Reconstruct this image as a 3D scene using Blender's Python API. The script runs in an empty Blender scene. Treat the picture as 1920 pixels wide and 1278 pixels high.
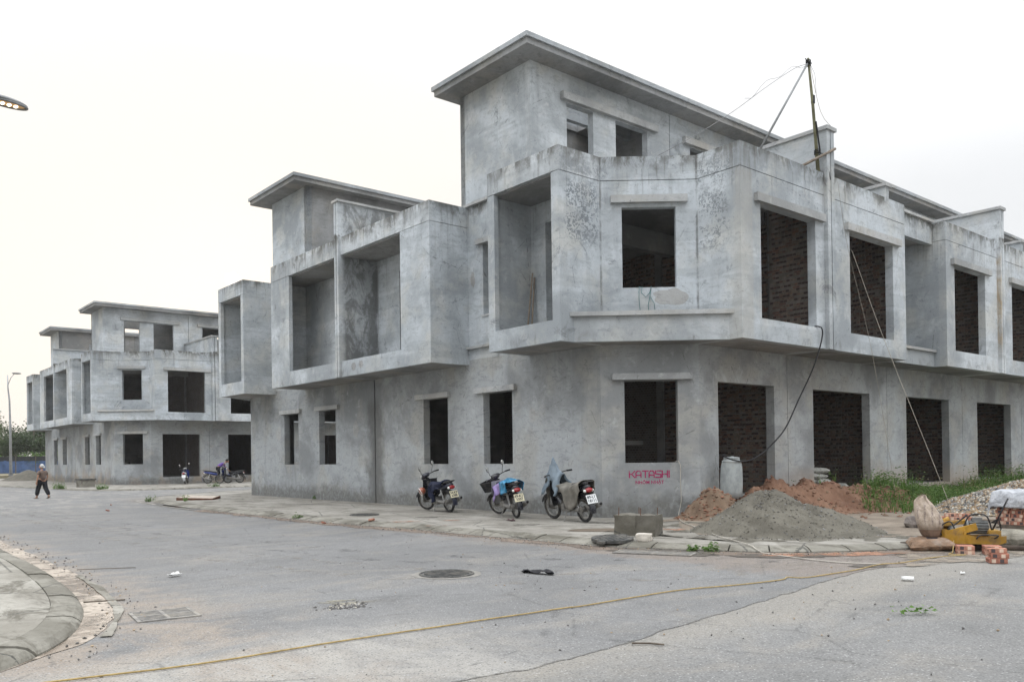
import bpy, bmesh, math, random
from mathutils import Vector, Matrix, noise
random.seed(7)
R = math.radians
SC = bpy.context.scene
COL = SC.collection

# ------------------------------------------------------------------ camera
cam_d = bpy.data.cameras.new('camera'); cam = bpy.data.objects.new('camera', cam_d); COL.objects.link(cam)
SC.camera = cam
cam_d.sensor_width = 36.0; cam_d.sensor_fit = 'HORIZONTAL'
cam_d.lens = 1568.0/1920*36.0
cam_d.shift_y = (845.46-639.0)/1920
cam_d.clip_start = 0.05; cam_d.clip_end = 4000
YAW, PIT, ROL = 0.69935, 0.006382, -0.013415
_F = Vector((math.sin(YAW)*math.cos(PIT), math.cos(YAW)*math.cos(PIT), math.sin(PIT)))
_r = Vector((math.cos(YAW), -math.sin(YAW), 0)); _u = _r.cross(_F)
_c, _s = math.cos(ROL), math.sin(ROL)
_r2 = _c*_r + _s*_u; _u2 = -_s*_r + _c*_u
cam.matrix_world = Matrix(((_r2.x, _u2.x, -_F.x, 0), (_r2.y, _u2.y, -_F.y, 0), (_r2.z, _u2.z, -_F.z, 1.45), (0, 0, 0, 1)))

# ------------------------------------------------------------------ world: pale overcast evening sky
SUN_EL = R(11.6); SUN_AZ = Vector((0.37, 0.93, 0)).normalized()
SUN_DIR = Vector((SUN_AZ.x*math.cos(SUN_EL), SUN_AZ.y*math.cos(SUN_EL), math.sin(SUN_EL)))
W = bpy.data.worlds.new('World'); SC.world = W; W.use_nodes = True
nt = W.node_tree; nt.nodes.clear()
def wn(t, **k):
    n = nt.nodes.new(t)
    for a, b in k.items(): setattr(n, a, b)
    return n
wo = wn('ShaderNodeOutputWorld'); wb = wn('ShaderNodeBackground'); nt.links.new(wb.outputs[0], wo.inputs[0])
wb.inputs[1].default_value = 0.1
sky = wn('ShaderNodeTexSky'); sky.sky_type = 'NISHITA'; sky.sun_disc = False
sky.sun_elevation = SUN_EL; sky.sun_rotation = math.atan2(SUN_AZ.x, SUN_AZ.y); sky.dust_density = 4.0; sky.air_density = 1.2
tc = wn('ShaderNodeTexCoord'); sep = wn('ShaderNodeSeparateXYZ'); nt.links.new(tc.outputs['Generated'], sep.inputs[0])
ramp = wn('ShaderNodeValToRGB'); nt.links.new(sep.outputs[2], ramp.inputs[0])
e = ramp.color_ramp.elements
e[0].position = 0.0; e[0].color = (5.7, 5.82, 5.98, 1)
e[1].position = 1.0; e[1].color = (24.0, 24.9, 26.2, 1)
for p, c in ((0.10, (5.85, 5.98, 6.15, 1)), (0.28, (6.5, 6.62, 6.78, 1)), (.42, (8.4, 8.5, 8.65, 1)), (0.5, (14.0, 14.4, 14.9, 1))):
    q = e.new(p); q.color = c
cn = wn('ShaderNodeTexNoise'); cn.inputs['Scale'].default_value = 2.2; cn.inputs['Detail'].default_value = 5
mp = wn('ShaderNodeMapping'); mp.inputs['Scale'].default_value = (1, 1, 2.6); nt.links.new(tc.outputs['Generated'], mp.inputs[0]); nt.links.new(mp.outputs[0], cn.inputs[0])
cm = wn('ShaderNodeMapRange'); cm.inputs[1].default_value = .3; cm.inputs[2].default_value = .7; cm.inputs[3].default_value = .925; cm.inputs[4].default_value = 1.045
nt.links.new(cn.outputs[0], cm.inputs[0])
mul = wn('ShaderNodeMix'); mul.data_type = 'RGBA'; mul.blend_type = 'MULTIPLY'; mul.inputs[0].default_value = 1
nt.links.new(ramp.outputs[0], mul.inputs[6]); nt.links.new(cm.outputs[0], mul.inputs[7])
# warm glow of the hazy low sun
dot = wn('ShaderNodeVectorMath', operation='DOT_PRODUCT'); nt.links.new(tc.outputs['Generated'], dot.inputs[0]); dot.inputs[1].default_value = SUN_DIR
mx = wn('ShaderNodeMath', operation='MAXIMUM'); nt.links.new(dot.outputs['Value'], mx.inputs[0]); mx.inputs[1].default_value = 0
pw = wn('ShaderNodeMath', operation='POWER'); nt.links.new(mx.outputs[0], pw.inputs[0]); pw.inputs[1].default_value = 9
glow = wn('ShaderNodeMix'); glow.data_type = 'RGBA'; glow.blend_type = 'MIX'
nt.links.new(pw.outputs[0], glow.inputs[0]); nt.links.new(mul.outputs[2], glow.inputs[6]); glow.inputs[7].default_value = (6.6, 6.36, 6.05, 1)
gt = wn('ShaderNodeMapRange'); gt.interpolation_type = 'SMOOTHSTEP'; gt.inputs[1].default_value = math.cos(R(.48)); gt.inputs[2].default_value = math.cos(R(.36)); gt.inputs[3].default_value = 0; gt.inputs[4].default_value = 1
nt.links.new(dot.outputs['Value'], gt.inputs[0])
dsk = wn('ShaderNodeMix'); dsk.data_type = 'RGBA'; dsk.blend_type = 'ADD'; nt.links.new(gt.outputs[0], dsk.inputs[0]); nt.links.new(glow.outputs[2], dsk.inputs[6]); dsk.inputs[7].default_value = (.7, 1.0, 1.5, 1)
fin = wn('ShaderNodeMix'); fin.data_type = 'RGBA'; fin.inputs[0].default_value = .03
nt.links.new(dsk.outputs[2], fin.inputs[6]); nt.links.new(sky.outputs[0], fin.inputs[7]); nt.links.new(fin.outputs[2], wb.inputs[0])

sun_d = bpy.data.lights.new('sun', 'SUN'); sun_d.energy = 0.5; sun_d.angle = R(14); sun_d.color = (1, .88, .74)
sun = bpy.data.objects.new('sun', sun_d); COL.objects.link(sun)
sun.rotation_euler = (-SUN_DIR).to_track_quat('-Z', 'Y').to_euler(); sun.location = (0, 0, 40)
vs = SC.view_settings; vs.view_transform = 'Standard'; vs.look = 'None'; vs.exposure = 0.55; vs.gamma = 1; vs.use_curve_mapping = False

# ------------------------------------------------------------------ material helpers
class NT:
    def __init__(s, name):
        s.m = bpy.data.materials.new(name); s.m.use_nodes = True; s.t = s.m.node_tree
        s.b = s.t.nodes['Principled BSDF']; s.pos = s.t.nodes.new('ShaderNodeNewGeometry')
        s.b.inputs['Specular IOR Level'].default_value = .25
    def n(s, t, **k):
        n = s.t.nodes.new(t)
        for a, b in k.items(): setattr(n, a, b)
        return n
    def set(s, sock, v):
        if hasattr(v, 'is_linked') or isinstance(v, bpy.types.NodeSocket): s.t.links.new(v, sock)
        else: sock.default_value = v
    def vec(s, sc=(1, 1, 1), off=(0, 0, 0), obj=False):
        if obj:
            if not hasattr(s, 'tc'): s.tc = s.n('ShaderNodeTexCoord')
            src = s.tc.outputs['Object']
        else: src = s.pos.outputs['Position']
        m = s.n('ShaderNodeMapping'); s.t.links.new(src, m.inputs[0]); m.inputs['Scale'].default_value = sc; m.inputs['Location'].default_value = off
        return m.outputs[0]
    def noise(s, v, scale=1, det=4, rough=.55, dist=0):
        n = s.n('ShaderNodeTexNoise'); s.t.links.new(v, n.inputs['Vector'])
        n.inputs['Scale'].default_value = scale; n.inputs['Detail'].default_value = det; n.inputs['Roughness'].default_value = rough; n.inputs['Distortion'].default_value = dist
        return n.outputs[0]
    def voro(s, v, scale, feat='DISTANCE_TO_EDGE'):
        n = s.n('ShaderNodeTexVoronoi', feature=feat); s.t.links.new(v, n.inputs['Vector']); n.inputs['Scale'].default_value = scale
        return n.outputs[0]
    def rng(s, v, a, b, c=0., d=1., smooth=True):
        n = s.n('ShaderNodeMapRange'); n.interpolation_type = 'SMOOTHSTEP' if smooth else 'LINEAR'
        s.set(n.inputs[0], v); n.inputs[1].default_value = a; n.inputs[2].default_value = b; n.inputs[3].default_value = c; n.inputs[4].default_value = d
        return n.outputs[0]
    def math(s, op, a, b=0.):
        n = s.n('ShaderNodeMath', operation=op); s.set(n.inputs[0], a); s.set(n.inputs[1], b); return n.outputs[0]
    def mix(s, f, a, b, blend='MIX'):
        n = s.n('ShaderNodeMix'); n.data_type = 'RGBA'; n.blend_type = blend
        s.set(n.inputs[0], f); s.set(n.inputs[6], a if not isinstance(a, tuple) else (*a, 1)); s.set(n.inputs[7], b if not isinstance(b, tuple) else (*b, 1))
        return n.outputs[2]
    def xyz(s):
        n = s.n('ShaderNodeSeparateXYZ'); s.t.links.new(s.pos.outputs['Position'], n.inputs[0]); return n.outputs
    def island(s): return s.pos.outputs['Random Per Island']
    def objrand(s): return s.n('ShaderNodeObjectInfo').outputs['Random']
    def bump(s, h, st=.3, d=.01):
        n = s.n('ShaderNodeBump'); n.inputs['Strength'].default_value = st; n.inputs['Distance'].default_value = d
        s.t.links.new(h, n.inputs['Height'])
        if s.b.inputs['Normal'].is_linked: s.t.links.new(s.b.inputs['Normal'].links[0].from_socket, n.inputs['Normal'])
        s.t.links.new(n.outputs[0], s.b.inputs['Normal'])
    def out(s, col, rough=.9):
        s.set(s.b.inputs['Base Color'], col if not isinstance(col, tuple) else (*col, 1)); s.set(s.b.inputs['Roughness'], rough); return s.m

def simple(name, col, rough=.8, var=.25, scale=6, dust=None, metal=0, rand=0., obj=True, bump=0, spec=.3):
    k = NT(name); v = k.vec(obj=obj)
    n = k.noise(v, scale, 5, .6)
    c = k.mix(k.rng(n, .3, .7), tuple(x*(1-var) for x in col), tuple(min(1, x*(1+var)) for x in col))
    if dust:
        n2 = k.noise(v, scale*.5, 4, .7); c = k.mix(k.math('MULTIPLY', k.rng(n2, .42, .7), dust[3]), c, dust[:3])
    if rand:
        c = k.mix(1.0, c, k.mix(k.objrand(), (1-rand,)*3, (1+rand,)*3), 'MULTIPLY')
    k.b.inputs['Metallic'].default_value = metal; k.b.inputs['Specular IOR Level'].default_value = spec
    if bump: k.bump(k.noise(v, scale*4, 3), bump, .01)
    return k.out(c, rough)

def concrete(name, lo, hi, mould=True, damp=True, peel=False, band=True, mul=1.0, soil=True):
    k = NT(name); v = k.vec(); X, Y, Z = k.xyz()[0:3]
    big = k.noise(v, .42, 5, .6, .4); mid = k.noise(k.vec((1, 1, .8)), 1.7, 6, .68, .3); fine = k.noise(v, 9, 6, .7); grain = k.noise(v, 70, 3, .6)
    streak = k.noise(k.vec((4.5, 4.5, .28)), 1, 5, .6)
    c = k.mix(k.rng(big, .38, .6), tuple(x*.88 for x in lo), hi)
    warm = k.noise(k.vec(off=(31, 7, 3)), .8, 4, .6)
    c = k.mix(k.rng(warm, .47, .66, 0, .7), c, tuple(a*b for a, b in zip(hi, (.95, .89, .80))))
    c = k.mix(k.rng(mid, .52, .74, 0, .32), c, tuple(x*.68 for x in lo))
    tr_ = k.noise(k.vec((1.2, 1.2, 3.4), (2, 8, 1)), 2.2, 6, .7, .7); c = k.mix(k.rng(tr_, .53, .62, 0, .42), c, tuple(x*.78 for x in lo))
    sm = k.noise(k.vec(off=(7, 17, 5)), 5.5, 5, .75, .8); c = k.mix(k.rng(sm, .6, .66, 0, .5), c, tuple(x*.6 for x in lo))
    ck = k.voro(k.vec((1, 1, .8), (.3, .9, .1)), .75); ckw = k.math('ADD', ck, k.math('MULTIPLY', k.math('SUBTRACT', fine, .5), .06)); c = k.mix(k.math('MULTIPLY', k.rng(ckw, .006, .001), k.rng(mid, .5, .58, 0, .55)), c, (.12, .12, .115))
    c = k.mix(k.rng(k.noise(k.vec(off=(9, 9, 9)), 2.1, 6, .7, .5), .56, .72, 0, .5), c, tuple(min(.62, x*1.28) for x in hi))
    c = k.mix(k.rng(streak, .54, .74, 0, .22), c, tuple(x*.66 for x in lo))
    c = k.mix(k.rng(fine, .45, .75, 0, .35), c, tuple(x*.75 for x in lo))
    if band:
        bn = k.noise(k.vec((.12, .12, 1.5)), 1, 3, .6); c = k.mix(k.rng(bn, .52, .565, 0, .3), c, tuple(x*.76 for x in lo))
    spk = k.noise(v, 28, 2, .5); c = k.mix(k.rng(spk, .68, .74, 0, .5), c, (.09, .09, .085))
    if mould:
        zz = k.math('ADD', Z, k.math('MULTIPLY', k.math('SUBTRACT', mid, .5), 1.0))
        m1 = k.math('MULTIPLY', k.rng(zz, 7.95, 8.5), k.rng(Z, 8.55, 8.45))
        mn = k.noise(k.vec((1, 1, .5), (5, 2, 8)), 2.3, 7, .75, .6)
        c = k.mix(k.math('MULTIPLY', m1, k.rng(mn, .41, .54, 0, .92)), c, (.085, .082, .07))
        c = k.mix(k.math('MULTIPLY', k.rng(k.noise(k.vec(off=(3, 3, 3)), 1.3, 7, .8, .9), .57, .7, 0, .8), k.rng(Z, 3.9, 4.2)), c, (.15, .16, .165))
        rs = k.noise(k.vec((11, 11, .3), (1, 4, 0)), 1, 4, .6); m2 = k.math('MULTIPLY', k.rng(k.math('ADD', Z, k.math('MULTIPLY', k.math('SUBTRACT', streak, .5), 2.2)), 6.9, 8.3), k.rng(Z, 8.5, 8.4)); c = k.mix(k.math('MULTIPLY', m2, k.math('MULTIPLY', k.rng(rs, .5, .66, 0, .6), k.rng(mn, .4, .55))), c, (.13, .125, .11))
        m3 = k.math('MULTIPLY', k.rng(Z, 3.98, 4.06), k.rng(k.math('ADD', Z, k.math('MULTIPLY', mid, .5)), 4.62, 4.35))
        c = k.mix(k.math('MULTIPLY', m3, k.rng(mn, .5, .64, 0, .4)), c, (.14, .135, .12))
        # wet stain beside the expansion joint of the side wall
        j = k.math('ABSOLUTE', k.math('SUBTRACT', Y, 23.66)); jw = k.math('ADD', j, k.math('MULTIPLY', k.math('SUBTRACT', mid, .5), 1.1))
        jm = k.math('MULTIPLY', k.rng(jw, .7, .12, 0, .85), k.math('MULTIPLY', k.rng(Z, 3.6, 3.0), k.rng(X, 14.35, 14.2)))
        c = k.mix(jm, c, (.115, .115, .11))
    if damp:
        dz = k.math('ADD', Z, k.math('MULTIPLY', k.math('SUBTRACT', mid, .5), 1.1))
        c = k.mix(k.math('MULTIPLY', k.rng(dz, .62, .2, 0, .88), k.rng(fine, .3, .6, .5, 1)), c, (.13, .128, .118))
    if soil:
        ds = k.math('ADD', Z, k.math('MULTIPLY', k.math('SUBTRACT', mid, .5), .9))
        c = k.mix(k.math('MULTIPLY', k.rng(ds, 1.3, .45, 0, .5), k.math('MULTIPLY', k.rng(X, 17.5, 20.5), k.rng(Y, 12.7, 12.5))), c, (.35, .27, .2))
        c = k.mix(k.math('MULTIPLY', k.rng(ds, 1.3, .3, 0, .45), k.math('MULTIPLY', k.rng(Y, 53, 54), k.rng(warm, .42, .6))), c, (.33, .25, .17))
    if peel:
        crk = k.voro(k.vec((1, 1, 1)), 9); pn = k.noise(v, 3.2, 6, .75, .8); cn2 = k.noise(k.vec(off=(4, 1, 2)), 7, 5, .8, 1.5)
        def region(x0, x1, y0, y1, z0, z1, s=.3):
            q = k.math('MULTIPLY', k.rng(k.math('ADD', X, k.math('MULTIPLY', k.math('SUBTRACT', pn, .5), .5)), x0-.02, x0+.16 if x1-x0 > .5 else x0+.01), k.rng(k.math('ADD', X, k.math('MULTIPLY', k.math('SUBTRACT', pn, .5), .5)), x1+.1, x1-.1))
            q = k.math('MULTIPLY', q, k.math('MULTIPLY', k.rng(k.math('ADD', Y, k.math('MULTIPLY', k.math('SUBTRACT', pn, .5), .4)), y0-.1, y0+.15 if y1-y0 > .5 else y0+.01), k.rng(Y, y1+.01, y1-.01)))
            zz = k.math('ADD', Z, k.math('MULTIPLY', k.math('SUBTRACT', pn, .5), .5))
            return k.math('MULTIPLY', q, k.math('MULTIPLY', k.rng(zz, z0-s, z0+s), k.rng(zz, z1+s, z1-s)))
        dv = k.n('ShaderNodeVectorMath', operation='MULTIPLY_ADD'); nc = k.n('ShaderNodeTexNoise'); k.t.links.new(v, nc.inputs['Vector']); nc.inputs['Scale'].default_value = 9; nc.inputs['Detail'].default_value = 4
        k.t.links.new(nc.outputs['Color'], dv.inputs[0]); dv.inputs[1].default_value = (.16,)*3; k.t.links.new(v, dv.inputs[2])
        def flakes(sc, th):
            vv = k.n('ShaderNodeTexVoronoi', feature='F1'); k.t.links.new(dv.outputs[0], vv.inputs['Vector']); vv.inputs['Scale'].default_value = sc
            sp = k.n('ShaderNodeSeparateColor'); k.t.links.new(vv.outputs['Color'], sp.inputs[0]); return k.rng(k.math('ADD', sp.outputs[0], k.math('MULTIPLY', k.math('SUBTRACT', pn, .5), 1.6)), th, th+.04)
        patch = k.math('MULTIPLY', flakes(24, .5), k.rng(pn, .36, .52))
        r1 = region(12.95, 14.05, 13.3, 13.55, 6.35, 7.7); r3 = region(12.82, 14.3, 13.3, 13.55, 7.84, 8.15)
        c = k.mix(k.math('MAXIMUM', k.math('MULTIPLY', r1, k.math('MULTIPLY', patch, .8)), k.math('MULTIPLY', r3, k.rng(pn, .42, .52, 0, .75))), c, (.15, .165, .18))
        p2 = k.math('MULTIPLY', flakes(28, .6), k.rng(pn, .4, .54))
        r2 = region(15.7, 15.9, 11.15, 11.95, 6.2, 7.5); r4 = region(15.7, 15.9, 11.0, 12.0, 7.6, 8.2)
        c = k.mix(k.math('MULTIPLY', k.math('MAXIMUM', r2, r4), k.math('MULTIPLY', p2, .8)), c, (.16, .175, .185))
        rt = k.math('ADD', k.math('ABSOLUTE', k.math('SUBTRACT', X, 30.32)), k.math('MULTIPLY', k.math('SUBTRACT', streak, .5), .3)); c = k.mix(k.math('MULTIPLY', k.math('MULTIPLY', k.math('MULTIPLY', k.rng(rt, .1, .02, 0, .75), k.rng(mn, .38, .6, .15, 1)), k.rng(Y, 10.95, 10.9)), k.math('MULTIPLY', k.rng(Z, 8.1, 7.9), k.rng(Z, 4.2, 5.2))), c, (.33, .25, .15))
        lg = k.math('MULTIPLY', k.math('MULTIPLY', k.rng(Y, 23.3, 23.4), k.rng(Y, 23.52, 23.48)), k.math('MULTIPLY', k.rng(X, 12.8, 13.0), k.rng(Z, 9.5, 9.4))); c = k.mix(k.math('MULTIPLY', lg, k.rng(mn, .4, .56, .15, .75)), c, (.105, .108, .105))
        def corner(cx_, cy_):
            a_ = k.math('SUBTRACT', X, cx_); b_ = k.math('SUBTRACT', Y, cy_); return k.math('SQRT', k.math('ADD', k.math('MULTIPLY', a_, a_), k.math('MULTIPLY', b_, b_)))
        cd = k.math('ADD', k.math('MINIMUM', corner(14.12, 13.49), corner(15.8, 12.01)), k.math('MULTIPLY', k.math('SUBTRACT', fine, .5), .06))
        c = k.mix(k.math('MULTIPLY', k.rng(cd, .045, .012, 0, .7), k.math('MULTIPLY', k.rng(mid, .36, .56), k.rng(Z, 4.6, 4.9))), c, (.12, .12, .115))
        r5 = region(16.2, 19.2, 10.7, 10.9, 7.35, 7.85)
        c = k.mix(k.math('MULTIPLY', r5, k.rng(cn2, .6, .62, 0, .75)), c, (.16, .175, .19))
        # tan runs down the corner pier
        tn = k.noise(k.vec((3, 3, .2)), 1, 3, .5); tx = k.math('ADD', Y, k.math('MULTIPLY', k.math('SUBTRACT', tn, .5), .5))
        tm = k.math('MULTIPLY', k.rng(X, 16.3, 16.2), k.math('MULTIPLY', k.rng(X, 15.77, 15.79), k.math('MULTIPLY', k.rng(tx, 11.1, 10.98), k.rng(Z, 7.9, 7.7))))
        c = k.mix(k.math('MULTIPLY', tm, .4), c, (.38, .365, .33))
    c = k.mix(1.0, c, k.mix(k.objrand(), (.93, .94, .95), (1.06, 1.05, 1.04)), 'MULTIPLY')
    c = k.mix(1.0, c, k.mix(grain, (.86*mul,)*3, (1.14*mul,)*3), 'MULTIPLY')
    k.bump(k.noise(v, 30, 4, .7), .25, .006); k.bump(mid, .25, .03)
    return k.out(c, .93)

M = {}
M['plaster'] = concrete('weathered plaster', (.36, .385, .40), (.535, .568, .59), peel=True)
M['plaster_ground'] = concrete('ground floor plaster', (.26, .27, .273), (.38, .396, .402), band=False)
M['plaster_plain'] = concrete('plain plaster', (.30, .315, .322), (.425, .446, .457), mould=False, damp=False, soil=False)
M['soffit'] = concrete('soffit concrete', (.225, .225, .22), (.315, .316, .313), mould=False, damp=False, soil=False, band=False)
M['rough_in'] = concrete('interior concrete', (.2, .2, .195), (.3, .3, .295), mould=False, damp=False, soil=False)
M['lintel'] = concrete('cast lintel', (.34, .345, .34), (.45, .455, .45), mould=False, damp=False, soil=False, band=False)

def brickmat(name, cols, use_obj=False, joint=None):
    k = NT(name); r = k.objrand() if use_obj else k.island()
    rp = k.n('ShaderNodeValToRGB'); k.t.links.new(r, rp.inputs[0]); rp.color_ramp.interpolation = 'CONSTANT'
    el = rp.color_ramp.elements; el[0].color = (*cols[0], 1); el[1].position = 1/len(cols); el[1].color = (*cols[1], 1)
    for i, c in enumerate(cols[2:]): q = el.new((i+2)/len(cols)); q.color = (*c, 1)
    n = k.noise(k.vec(obj=use_obj), 18, 5, .7)
    c = k.mix(1., rp.outputs[0], k.mix(k.rng(n, .3, .7), (.7, .7, .7), (1.25, 1.2, 1.15)), 'MULTIPLY')
    k.bump(n, .4, .01)
    return k.out(c, .9)
M['brick_wall'] = brickmat('rough wall brick', [(.2, .125, .098), (.21, .15, .12), (.22, .175, .148), (.17, .11, .088), (.215, .18, .152), (.19, .15, .125)])
M['brick_core'] = simple('brick core', (.085, .062, .054), .95)
k = NT('unplastered brick'); X, Y, Z = k.xyz()[0:3]
cx = k.n('ShaderNodeCombineXYZ'); k.t.links.new(k.math('ADD', X, Y), cx.inputs[0]); k.t.links.new(Z, cx.inputs[1])
bt = k.n('ShaderNodeTexBrick'); k.t.links.new(cx.outputs[0], bt.inputs[0]); bt.inputs['Scale'].default_value = 1; bt.inputs['Brick Width'].default_value = .116; bt.inputs['Row Height'].default_value = .0745; bt.inputs['Mortar Size'].default_value = .01
bt.inputs['Color1'].default_value = (.1, .07, .06, 1); bt.inputs['Color2'].default_value = (.18, .14, .12, 1); bt.inputs['Mortar'].default_value = (.2, .195, .185, 1)
M['brick_flat'] = k.out(k.mix(k.rng(k.noise(k.vec(), 2, 5, .7), .4, .65, 0, .6), bt.outputs[0], (.2, .19, .18)), .95)
M['mortar'] = simple('mortar', (.2, .178, .158), .95, .25, 5, obj=False, bump=.4)
M['brick'] = brickmat('new brick', [(.36, .17, .12), (.32, .14, .1), (.41, .235, .175), (.38, .19, .135), (.43, .27, .21), (.34, .155, .11)], True)
M['brick_dark'] = simple('burnt brick face', (.07, .055, .055), .9)
M['brick_pale'] = simple('pale brick face', (.52, .4, .31), .9)
M['hole'] = simple('brick hole', (.03, .015, .012), 1)
M['white_paint'] = simple('white paint', (.7, .7, .68), .6)

# ------------------------------------------------------------------ mesh helpers
class MB:
    def __init__(s): s.b = bmesh.new()
    def face(s, pts):
        return s.b.faces.new([s.b.verts.new(p) for p in pts])
    def box(s, a, b):
        (x0, y0, z0), (x1, y1, z1) = a, b
        v = [s.b.verts.new(p) for p in ((x0, y0, z0), (x1, y0, z0), (x1, y1, z0), (x0, y1, z0), (x0, y0, z1), (x1, y0, z1), (x1, y1, z1), (x0, y1, z1))]
        for f in ((3, 2, 1, 0), (4, 5, 6, 7), (0, 1, 5, 4), (1, 2, 6, 5), (2, 3, 7, 6), (3, 0, 4, 7)): s.b.faces.new([v[i] for i in f])
        return s
    def obox(s, c, ax, h):
        c = Vector(c); ax = [Vector(a) for a in ax]; v = []
        for sz in (-1, 1):
            for sx, sy in ((-1, -1), (1, -1), (1, 1), (-1, 1)):
                v.append(s.b.verts.new(c + ax[0]*h[0]*sx + ax[1]*h[1]*sy + ax[2]*h[2]*sz))
        for f in ((3, 2, 1, 0), (4, 5, 6, 7), (0, 1, 5, 4), (1, 2, 6, 5), (2, 3, 7, 6), (3, 0, 4, 7)): s.b.faces.new([v[i] for i in f])
        return s
    def prism(s, poly, z0, z1):
        n = len(poly); a = [s.b.verts.new((x, y, z0)) for x, y in poly]; b = [s.b.verts.new((x, y, z1)) for x, y in poly]
        s.b.faces.new(a[::-1]); s.b.faces.new(b)
        for i in range(n): s.b.faces.new((a[i], a[(i+1) % n], b[(i+1) % n], b[i]))
        return s
    def tube(s, pts, r, n=6, cap=True, closed=False):
        pts = [Vector(p) for p in pts]; m = len(pts); rr = r if hasattr(r, '__len__') else [r]*m
        rings = []; up = None
        for i, p in enumerate(pts):
            if closed: t = pts[(i+1) % m]-pts[i-1]
            else: t = pts[min(i+1, m-1)]-pts[max(i-1, 0)]
            if t.length < 1e-9: t = Vector((0, 0, 1))
            t.normalize()
            if up is None: up = Vector((0, 0, 1)) if abs(t.z) < .9 else Vector((1, 0, 0))
            x = t.cross(up)
            if x.length < 1e-6: x = t.orthogonal()
            x.normalize(); y = x.cross(t); up = y
            rings.append([s.b.verts.new(p + rr[i]*(math.cos(2*math.pi*j/n)*x + math.sin(2*math.pi*j/n)*y)) for j in range(n)])
        for i in range(m if closed else m-1):
            a, b = rings[i], rings[(i+1) % m]
            for j in range(n): s.b.faces.new((a[j], a[(j+1) % n], b[(j+1) % n], b[j]))
        if cap and not closed:
            s.b.faces.new(rings[0][::-1]); s.b.faces.new(rings[-1])
        return s
    def ring(s, c, ax, Rr, r, n=24, k=8):
        ax = Vector(ax).normalized(); x = ax.orthogonal().normalized(); y = ax.cross(x); c = Vector(c)
        rows = []
        for i in range(n):
            a = 2*math.pi*i/n; d = math.cos(a)*x + math.sin(a)*y
            rows.append([s.b.verts.new(c + d*(Rr + r*math.cos(2*math.pi*j/k)) + ax*r*math.sin(2*math.pi*j/k)) for j in range(k)])
        for i in range(n):
            A, B = rows[i], rows[(i+1) % n]
            for j in range(k): s.b.faces.new((A[j], B[j], B[(j+1) % k], A[(j+1) % k]))
        return s
    def ball(s, c, r, n=12, m=8, rot=None, fn=None):
        c = Vector(c); r = r if hasattr(r, '__len__') else (r, r, r)
        def P(i, j):
            th = math.pi*i/m; ph = 2*math.pi*j/n
            p = Vector((r[0]*math.sin(th)*math.cos(ph), r[1]*math.sin(th)*math.sin(ph), r[2]*math.cos(th)))
            if fn: p = fn(p)
            if rot: p = rot @ p
            return s.b.verts.new(c + p)
        top = P(0, 0); bot = P(m, 0); rows = [[P(i, j) for j in range(n)] for i in range(1, m)]
        for j in range(n):
            s.b.faces.new((top, rows[0][j], rows[0][(j+1) % n])); s.b.faces.new((bot, rows[-1][(j+1) % n], rows[-1][j]))
        for i in range(len(rows)-1):
            for j in range(n): s.b.faces.new((rows[i][j], rows[i+1][j], rows[i+1][(j+1) % n], rows[i][(j+1) % n]))
        return s
    def loft(s, secs, closed=True, cap=True):
        rows = [[s.b.verts.new(p) for p in sec] for sec in secs]; n = len(secs[0])
        for A, B in zip(rows, rows[1:]):
            for j in range(n if closed else n-1): s.b.faces.new((A[j], A[(j+1) % n], B[(j+1) % n], B[j]))
        if cap and closed: s.b.faces.new(rows[0][::-1]); s.b.faces.new(rows[-1])
        return s
    def grid(s, f, nu, nv):
        g = [[s.b.verts.new(f(i/nu, j/nv)) for j in range(nv+1)] for i in range(nu+1)]
        for i in range(nu):
            for j in range(nv): s.b.faces.new((g[i][j], g[i+1][j], g[i+1][j+1], g[i][j+1]))
        return s
    def wall(s, P, e, n, L, z0, z1, t, ops=()):
        P = Vector((P[0], P[1], 0)); e = Vector((*e, 0)).normalized(); n = Vector((*n, 0)).normalized()
        xs = sorted({0, L} | {o[i] for o in ops for i in (0, 1)}); zs = sorted({z0, z1} | {o[i] for o in ops for i in (2, 3)})
        xs = [x for x in xs if 0 <= x <= L]; zs = [z for z in zs if z0 <= z <= z1]
        def full(i, j):
            if i < 0 or j < 0 or i >= len(xs)-1 or j >= len(zs)-1: return False
            a = (xs[i]+xs[i+1])/2; z = (zs[j]+zs[j+1])/2
            return not any(o[0] < a < o[1] and o[2] < z < o[3] for o in ops)
        cache = {}
        def V(a, z, d):
            q = (round(a, 5), round(z, 5), d)
            if q not in cache: cache[q] = s.b.verts.new(P + e*a - n*d + Vector((0, 0, z)))
            return cache[q]
        for i in range(len(xs)-1):
            for j in range(len(zs)-1):
                if not full(i, j): continue
                a, b, c, d = xs[i], xs[i+1], zs[j], zs[j+1]
                s.b.faces.new((V(a, c, 0), V(b, c, 0), V(b, d, 0), V(a, d, 0)))
                s.b.faces.new((V(a, d, t), V(b, d, t), V(b, c, t), V(a, c, t)))
                if not full(i-1, j): s.b.faces.new((V(a, c, 0), V(a, d, 0), V(a, d, t), V(a, c, t)))
                if not full(i+1, j): s.b.faces.new((V(b, d, 0), V(b, c, 0), V(b, c, t), V(b, d, t)))
                if not full(i, j-1): s.b.faces.new((V(b, c, 0), V(a, c, 0), V(a, c, t), V(b, c, t)))
                if not full(i, j+1): s.b.faces.new((V(a, d, 0), V(b, d, 0), V(b, d, t), V(a, d, t)))
        return s
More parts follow.
